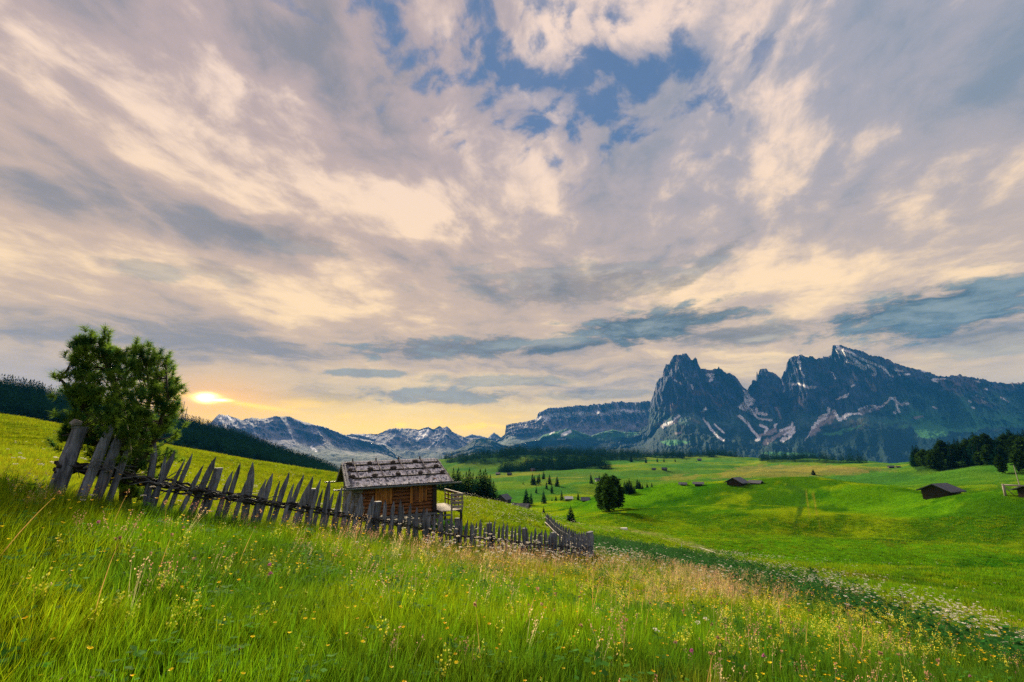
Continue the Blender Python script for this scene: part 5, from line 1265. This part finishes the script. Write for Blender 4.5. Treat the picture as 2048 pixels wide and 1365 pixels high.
    sw = MB(); sw.box(WX0, WX0+.36, Y0, Y1, floor-.1, wt_-.1); cw = sw.obj('stone_wall', M_RSTONE, root)
    sm = [None]*6
    for k in range(6):
        mb = MB(); mb.box(-.5, .5, -.5, .5, -.5, .5, j=.12); sm[k] = mb.mesh('stone', M_STONE)
    def stone(p, s_, parent):
        o = mobj('stone', sm[random.randrange(6)], parent); o.location = p; o.scale = s_; o.rotation_euler = (random.uniform(-.15, .15), random.uniform(-.15, .15), random.uniform(-.15, .15)); return o
    z = floor-.05
    while z < wt_-.15:
        h = random.uniform(.13, .2); y = Y0-.02
        while y < Y1: 
            l = random.uniform(.18, .36); stone((WX0-.0, y+l/2, z+h/2), (.16, l*.93, h*.9), cw); y += l
        x = WX0+.02
        while x < WX0+.34: l = random.uniform(.12, .2); stone((x+l/2, Y0-.02, z+h/2), (l*.9, .14, h*.9), cw); x += l
        z += h
    for k in range(14):
        y = Y0+(Y1-Y0)*k/14; w = (Y1-Y0)/14*.94; mb = MB(); zt = roofz(y+w/2)-.10; mb.box(WX0+.16, WX0+.2, y, y+w, wt_-.12, zt); mb.obj('gable_board', M_DARKW, root)
        mb = MB(); mb.box(WX1-.02, WX1+.02, y, y+w, wt_-.1, zt); mb.obj('gable_board', M_DARKW, root)
    mb = MB(); mb.box(WX0+.4, WX1-.12, Y0+.14, Y1-.14, floor, wt_+.1); mb.obj('dark_interior', M_DARKW, root)
    # rafters under the eave
    for k in range(7):
        x = WX0+.1+(WX1-WX0)*k/6; mb = MB(); a = Vector((x, .06, -.11)); b = Vector((x, W, ridge_h-.12)); mb.tube([a, b], .045, 6); mb.obj('rafter', M_DARKW, root)
    # shutters and little door
    def boards(x0, x1, z0, z1, n, m, nm, par, y=Y0-.10, dark=()):
        for k in range(n):
            w = (x1-x0)/n; mb = MB(); mb.box(x0+k*w+.006, x0+(k+1)*w-.006, y-.02, y+.02, z0+random.uniform(-.01, .01), z1+random.uniform(-.01, .01)); mb.obj(nm, m if k not in dark else M_LOG, par)
    s1 = MB(); s1.box(W1[0]-.02, W1[1]+.02, Y0+.02, Y0+.07, floor+hl*3, floor+hl*8); s1 = s1.obj('shutter', M_LOG, root); boards(W1[0], W1[1], floor+hl*3.1, floor+hl*7.9, 7, M_SHUT, 'board', s1)
    s2 = MB(); s2.box(W2[0]-.02, W2[1]+.02, Y0+.02, Y0+.07, floor+hl*3, floor+hl*8); s2 = s2.obj('shutter', M_LOG, root, label='darker shutter with two orange boards'); boards(W2[0]+.1, W2[1], floor+hl*3.1, floor+hl*7.8, 7, M_SHUT, 'board', s2, dark=(0, 1, 2, 5))
    mb = MB(); mb.box(W2[0]-.06, W2[0]+.07, Y0-.16, Y0-.08, floor+hl*2.9, wt_-.02); mb.obj('shutter_post', M_SHUT, root)
    mb = MB(); mb.box(WX1-.12, WX1+.10, Y0-.15, Y0-.09, floor, wt_-.02); mb.obj('corner_board', M_DARKW, root)
    # sill beam and rough stone footing
    mb = MB(); mb.box(WX0+.3, WX1+.15, Y0-.14, Y0+.1, floor-.14, floor-.01); mb.obj('sill_beam', M_GREYX, root)
    base = MB(); base.box(WX0, WX1, Y0+.1, Y1, floor-1.5, floor-.02); ft = base.obj('footing', M_RSTONE, root)
    for zr in (0, 1, 2, 3):
        x = WX0
        while x < WX1: l = random.uniform(.25, .5); stone((x+l/2, Y0+.06, floor-.28-zr*.26), (l*.92, .2, .24), ft); x += l
    # veranda at the right end
    vx0, vx1, vy0, vy1, vz = WX1+.16, WX1+1.38, -.25, 3.0, floor+.08
    n = 12
    for k in range(n):
        y = vy0+(vy1-vy0)*k/n; mb = MB(); mb.box(vx0, vx1, y+.008, y+(vy1-vy0)/n-.008, vz-.03, vz+random.uniform(-.004, .004)); mb.obj('deck_board', M_PALEW, root)
    for xx in (vx0+.05, vx1-.1):
        mb = MB(); mb.box(xx, xx+.1, vy0+.05, vy1-.05, vz-.17, vz-.035); mb.obj('deck_beam', M_GREYX, root)
    for (x, y) in ((vx0+.05, vy0+.1), (vx1-.1, vy0+.1), (vx1-.1, vy1-.2)):
        mb = MB(); mb.box(x, x+.11, y, y+.11, vz-1.4, vz-.17); mb.obj('deck_leg', M_DARKW, root)
    for k in range(6):
        y = vy0+.02+(vy1-vy0-.1)*k/5; mb = MB(); mb.box(vx1-.05, vx1+.01, y, y+.06, vz, vz+.78); mb.obj('rail_post', M_LOG if 0 < k < 5 else M_PALEW, root)
    mb = MB(); mb.box(vx1-.07, vx1+.03, vy0-.03, vy1, vz+.78, vz+.83); mb.obj('hand_rail', M_PALEW, root)
    for q in (.25, .5):
        mb = MB(); mb.box(vx1-.02, vx1+.04, vy0, vy1, vz+q, vz+q+.07); mb.obj('side_rail', M_LOG, root)
    for k, q in enumerate((.10, .30, .50, .70)):
        mb = MB(); mb.box(vx1-.62, vx1+.02, vy0-.06, vy0-.03, vz+q, vz+q+.13); mb.obj('front_rail_board', M_PALEW, root)
    mb = MB(); mb.box(vx1-.66, vx1-.58, vy0-.03, vy0+.05, vz-.02, vz+.86); mb.obj('rail_post', M_PALEW, root)
    mb = MB(); mb.tube([(vx1-.62, vy0-.12, vz-1.1), (vx1-.68, vy0-.1, vz+.5)], .04, 6); mb.obj('prop_pole', M_PALEW, root)
    for k in range(3):
        mb = MB(); mb.box(vx0+.1, vx1-.75, vy0-.3-.25*k, vy0-.05-.25*k, vz-.22-.2*k, vz-.17-.2*k); mb.obj('step', M_GREYX, root)
    # stones on the battens, each a thing of its own
    Mw = Matrix.Translation(root.location) @ root.rotation_euler.to_matrix().to_4x4()
    names = {0: 'lower', 1: 'middle', 2: 'upper'}
    z3 = lambda x, y: (640+x*.1612, 880+y*.1612)
    me6 = []
    for k in range(5):
        bm = MB(); nlat, nlon = 5, 8; V = [(0, 0, -.5)]; R = random.Random(k+50)
        for a in range(1, nlat):
            for b in range(nlon):
                th = pi*a/nlat-pi/2; ph = 2*pi*b/nlon; q = .5*(1+R.uniform(-.18, .18)); V.append((cos(th)*cos(ph)*q, cos(th)*sin(ph)*q, math.sin(th)*q))
        V.append((0, 0, .5)); Fq = [(0, 1+(b+1) % nlon, 1+b) for b in range(nlon)]
        for a in range(nlat-2):
            for b in range(nlon): Fq.append((1+a*nlon+b, 1+a*nlon+(b+1) % nlon, 1+(a+1)*nlon+(b+1) % nlon, 1+(a+1)*nlon+b))
        e = 1+(nlat-2)*nlon; Fq += [(e+b, e+(b+1) % nlon, len(V)-1) for b in range(nlon)]
        bm.add(V, Fq); me6.append(bm.mesh('roof_stone', M_RSTONE))
    side = lambda i, n: ['leftmost', 'second from left', 'third from left', 'fourth from left', 'rightmost'][i if i < n-1 else 4]
    for row, (f, us) in enumerate(((.33, (.06, .27, .50, .725, .955)), (.615, (.055, .25, .48, .93)), (.885, (.06, .26, .50, .74)))):
        for i, u in enumerate(us):
            p = Mw @ onroof(u*Lr, SL0*f+.03, .10); o = mobj('roof_stone', me6[(i+row) % 5], None, label=f'dark stone weighing down the {names[row]} roof batten, {side(i, len(us))} on it', category='stone', group='stones holding down the hut roof')
            o.location = p; o.scale = (random.uniform(.26, .38), .2, .17); o.rotation_euler = (.2, 0, rot+random.uniform(-.3, .3))
    return root
hut()

# ---------------------------------------------------------------- barns and far huts
M_SLATE = wood('grey_roof_boards', (.04, .045, .06), (.17, .175, .21), 1, .4)
M_BARNW = wood('dark_barn_boards', (.018, .014, .014), (.065, .05, .045), 2, .5)
def barn(p, L, W_, hw, hr, rz, label, name='barn', roofm=None, wallm=None, over=.6, annex=False, window=False, cat='barn', boards=False):
    roofm = roofm or M_SLATE; wallm = wallm or M_BARNW
    root = empty(name, p, (0, 0, rz), label=label, category=cat)
    mb = MB(); x0, x1, y0, y1 = -L/2, L/2, -W_/2, W_/2
    V = [(x0, y0, -.8), (x1, y0, -.8), (x1, y1, -.8), (x0, y1, -.8), (x0, y0, hw), (x1, y0, hw), (x1, y1, hw), (x0, y1, hw), (x0, 0, hr-.05), (x1, 0, hr-.05)]
    mb.add(V, [(0, 1, 5, 4), (1, 2, 6, 9, 5), (2, 3, 7, 6), (3, 0, 4, 8, 7), (4, 5, 9, 8), (6, 7, 8, 9)]); mb.obj('wall', wallm, root)
    sl = (hr-hw)/(W_/2)
    for s_ in (-1, 1):
        mb = MB(); ye = s_*(W_/2+over); ze = hw-sl*over; t = .12; a, b = x0-over, x1+over
        mb.add([(a, ye, ze), (b, ye, ze), (b, 0, hr), (a, 0, hr), (a, ye, ze+t), (b, ye, ze+t), (b, 0, hr+t), (a, 0, hr+t)], [(0, 1, 2, 3), (4, 5, 6, 7), (0, 1, 5, 4), (1, 2, 6, 5), (2, 3, 7, 6), (3, 0, 4, 7)]); rf = mb.obj('roof', roofm, root)
        if boards:
            n = int((b-a)/.42)
            for k in range(n):
                m2 = MB(); xa = a+(b-a)*k/n; xb = xa+(b-a)/n*.93; q = random.uniform(.02, .05); m2.add([(xa, ye*1.02, ze+t), (xb, ye*1.02, ze+t), (xb, 0, hr+t), (xa, 0, hr+t), (xa, ye*1.02, ze+t+q), (xb, ye*1.02, ze+t+q), (xb, 0, hr+t+q), (xa, 0, hr+t+q)], [(0, 1, 2, 3), (4, 5, 6, 7), (0, 1, 5, 4), (1, 2, 6, 5), (2, 3, 7, 6), (3, 0, 4, 7)]); m2.obj('roof_board', roofm, rf)
    if boards:
        n = 7
        for k in range(n): 
            m2 = MB(); z = hw*k/n; m2.box(x0-.05, x1+.05, y0-.07, y0-.003, z, z+hw/n*.86); m2.obj('wall_log', wallm, root)
        for k in range(n):
            m2 = MB(); z = hw*k/n+.05; m2.box(x0-.07, x0-.003, y0-.05, y1+.05, z, z+hw/n*.86); m2.obj('wall_log', wallm, root)
    if annex:
        m2 = MB(); m2.box(x1-.3, x1+1.3, y0-1.6, y0+.9, -.6, hw*.72); m2.obj('lean_to', M_GREYX, root); m2 = MB(); m2.add([(x1-.5, y0-1.9, hw*.70), (x1+1.6, y0-1.9, hw*.70), (x1+1.6, y0+1.2, hw*1.15), (x1-.5, y0+1.2, hw*1.15), (x1-.5, y0-1.9, hw*.78), (x1+1.6, y0-1.9, hw*.78), (x1+1.6, y0+1.2, hw*1.23), (x1-.5, y0+1.2, hw*1.23)], [(0, 1, 2, 3), (4, 5, 6, 7), (0, 1, 5, 4), (1, 2, 6, 5), (2, 3, 7, 6), (3, 0, 4, 7)]); m2.obj('lean_to_roof', roofm, root)
    m2 = MB(); m2.box(-.5, .4, y0-.1, y0-.012, 0, min(hw*.8, 1.9)); m2.obj('door', M_DARKW, root)
    if window:
        for k in (-.3, .28): m2 = MB(); m2.box(L*k-.3, L*k+.3, y0-.09, y0-.014, hw*.45, hw*.75); m2.obj('window', M_DARKW, root)
    return root
def px_barn(x, base, wpx, r0, r1, ratio, label, rz=None, hwf=.20, hrf=.40, **kw):
    p = gpt_py(x, base, r0, r1); r = math.hypot(p.x, p.y); az = float(ray(x, base)[0]); Lw = wpx/910*r*.98*cos(az)**1.7
    return barn(p, Lw*.80, Lw*.80*ratio, Lw*hwf, Lw*hrf, (-az if rz is None else rz), label, **kw)
def end_barn(x, base, r0, r1, L, W_, hw, hr, label, turn=.42, **kw):
    """barn showing its gable to the viewer, ridge running back to the right"""
    p = gpt_py(x, base, r0, r1); az = float(ray(x, base)[0]); return barn(p, L, W_, hw, hr, pi/2-az-turn, label, **kw)
end_barn(1881, 981, 60, 128, 4.0, 4.0, .95, 1.9, 'weathered dark barn with grey boarded roof on the right meadow crest', over=.6, boards=True)
end_barn(1474, 969, 120, 200, 3.8, 3.9, .7, 1.75, 'low dark hay barn on the meadow crest in the middle distance', over=.6)
px_barn(1511, 967, 22, 120, 200, .75, 'tiny barn roof peeping over the crest beside the low hay barn', rz=-.8, hwf=.10, hrf=.24)
px_barn(1397, 972, 17, 150, 420, .8, 'small dark box shaped hut on the crest left of the hay barn', rz=-.4, hwf=.28, hrf=.40, window=True, cat='hut')
px_barn(1366, 971, 11, 150, 420, .8, 'tiny hut at the left end of the crest, farthest from the hay barn', rz=-.4, hwf=.30, hrf=.45, cat='hut')
px_barn(1042, 1021, 36, 100, 260, .7, 'small barn with broad grey roof just beyond the flowery meadow crest', rz=-.35, hwf=.17, hrf=.34, boards=True)
px_barn(1008, 1007, 30, 110, 300, .8, 'dark gabled farm barn behind the crest right of the fir clump', rz=1.1, hwf=.30, hrf=.55)
px_barn(992, 1004, 17, 110, 320, .8, 'low shed with a pale roof at the left side of the gabled farm barn', rz=.3, hwf=.16, hrf=.32, roofm=M_PALEW)
px_barn(1137, 1001, 15, 150, 420, .7, 'little hut with a bright whitish roof in the valley', rz=.1, hwf=.28, hrf=.45, roofm=M_WHITE, cat='hut')
px_barn(1171, 1002, 14, 150, 420, .7, 'small dark roofed hut just right of the single fir in the valley', rz=-.3, hwf=.2, hrf=.42, cat='hut')
px_barn(1195, 963, 10, 200, 900, .7, 'white walled hut between two firs on the valley slope', rz=.2, hwf=.4, hrf=.6, wallm=M_WHITE, cat='hut')
px_barn(1253, 985, 14, 150, 600, .8, 'dark hut half hidden below the fir row behind the larches', rz=-.4, hwf=.25, hrf=.5, cat='hut')
px_barn(1019, 951, 9, 300, 1500, .8, 'tiny grey hut on the upper pasture below the lower wood', rz=-.3, hwf=.25, hrf=.5, cat='hut')
px_barn(996, 950, 9, 300, 1500, .8, 'tiny pale hut at the left foot of the upper pasture', rz=-.3, hwf=.25, hrf=.5, roofm=M_PALEW, cat='hut')
px_barn(1066, 943, 10, 300, 1500, .8, 'tiny reddish house at the edge of the lower wood', rz=.3, hwf=.3, hrf=.55, wallm=M_SHUT, cat='house')
px_barn(1308, 941, 9, 400, 1500, .8, 'left one of the two tiny dark huts on the pale upper pasture', rz=-.3, hwf=.25, hrf=.5, cat='hut')
px_barn(1329, 941, 11, 400, 1500, .8, 'right one of the two tiny dark huts on the pale upper pasture', rz=-.5, hwf=.25, hrf=.5, cat='hut')
px_barn(1399, 922, 9, 400, 1600, .8, 'tiny hut high on the plateau above the brown hayfield', rz=-.5, hwf=.25, hrf=.5, cat='hut')
px_barn(1782, 937, 13, 300, 1500, .7, 'small dark hut on the plateau rim left of the right hand wood', rz=-.3, hwf=.28, hrf=.42, cat='hut')
px_barn(1796, 936, 8, 300, 1500, .7, 'tiny hut beside the dark one on the plateau rim', rz=-.3, hwf=.28, hrf=.42, cat='hut')
px_barn(2066, 991, 56, 60, 124, .8, 'dark hut cut off by the right edge of the picture', rz=.3, hwf=.26, hrf=.40)
# wooden gate frame beside it, thin pole behind
def frame():
    p = gpt_py(2011, 992, 60, 124); r = math.hypot(p.x, p.y); s_ = r/910.; az = float(ray(2011, 985)[0]); root = empty('wooden_frame', p, (0, 0, -az), label='light timber frame of two posts and a top rail at far right', category='frame')
    h = 14*s_*1.05; w = 32*s_*.98
    for x in (0, w): mb = MB(); mb.tube([(x, 0, -.3), (x, 0, h)], .16, 7); mb.obj('post', M_PALEW, root, True)
    mb = MB(); mb.tube([(-.15, 0, h-.1), (w+.1, 0, h-.2)], .12, 7); mb.obj('rail', M_PALEW, root, True)
    mb = MB(); mb.tube([(.15, 0, h*.75), (w*.25, 0, .1)], .06, 6); mb.obj('brace', M_PALEW, root, True)
    q = gpt_py(2040, 975, 150, 400); rr = math.hypot(q.x, q.y); mb = MB(); hh = 28*rr/910; mb.tube([(0, 0, -.2), (-.06*hh, 0, hh)], [.14, .07], 6)
    o = mb.obj('thin_pole', M_PALEW, None, label='thin leaning pole behind the timber frame at far right', category='pole'); o.location = q
frame()
# electric fence: little white post with its tape running down to the right
def efence():
    p = gpt_py(1363, 1094, 30, 60); root = empty('electric_fence', p, label='thin white electric fence post with its tape running right over the meadow', category='fence')
    r = math.hypot(p.x, p.y); h = 12.5*r/910; mb = MB(); mb.tube([(0, 0, -.05), (.03, 0, h)], .022, 6); mb.obj('post', M_WHITE, root)
    pts = [Vector((.03, 0, h*.93))]
    for x, y in ((1380, 1098), (1400, 1106), (1420, 1116), (1432, 1121)): q = gpt_py(x, y, 24, 58); pts.append(q-p+Vector((0, 0, .55)))
    mb = MB(); mb.tube(pts, .011, 5); mb.obj('tape', M_WHITE, root)
efence()
def marker():
    p = gpt_py(1248, 1060, 30, 90)
    for (x, y) in ((1248, 1060),): pass
    mb = MB(); mb.box(-.5, .5, -.15, .15, 0, .28, j=.06); o = mb.obj('white_stone', M_WHITE, None, label='small white stone lying in the meadow beyond the path', category='stone'); o.location = p
marker()
# two lattice masts on the wooded ridge
for (x, top, lab) in ((364, 803, 'taller left lattice mast on the wooded ridge beside the sun'), (371, 814, 'shorter right lattice mast on the wooded ridge beside the sun')):
    a, t = ray(x, 838); r = 880.; gx, gy = r*math.sin(a), r*math.cos(a); gz = float(ground(gx, gy)[0]); hh = EYE+r*float(ray(x, top)[1])-gz
    root = empty('lattice_mast', (gx, gy, gz), label=lab, category='mast'); w = .75
    for (sx, sy) in ((-1, -1), (1, -1), (0, 1)): mb = MB(); mb.tube([(sx*w, sy*w, -1), (sx*w*.3, sy*w*.3, hh)], .14, 5); mb.obj('leg', M_GUT, root)
    mb = MB(); n = int(hh/1.6)
    for k in range(n):
        f, g2 = 1-.7*k/n, 1-.7*(k+1)/n; z0, z1 = hh*k/n, hh*(k+1)/n; P_ = [(-1, -1), (1, -1), (0, 1)]
        for i in range(3): a_, b_ = P_[i], P_[(i+1) % 3]; mb.tube([(a_[0]*w*f, a_[1]*w*f, z0), (b_[0]*w*g2, b_[1]*w*g2, z1)], .07, 4)
    mb.obj('lattice', M_GUT, root, kind='stuff'); mb = MB(); mb.tube([(0, 0, hh*.97), (0, 0, hh*1.06)], .10, 5); mb.obj('antenna', M_GUT, root)
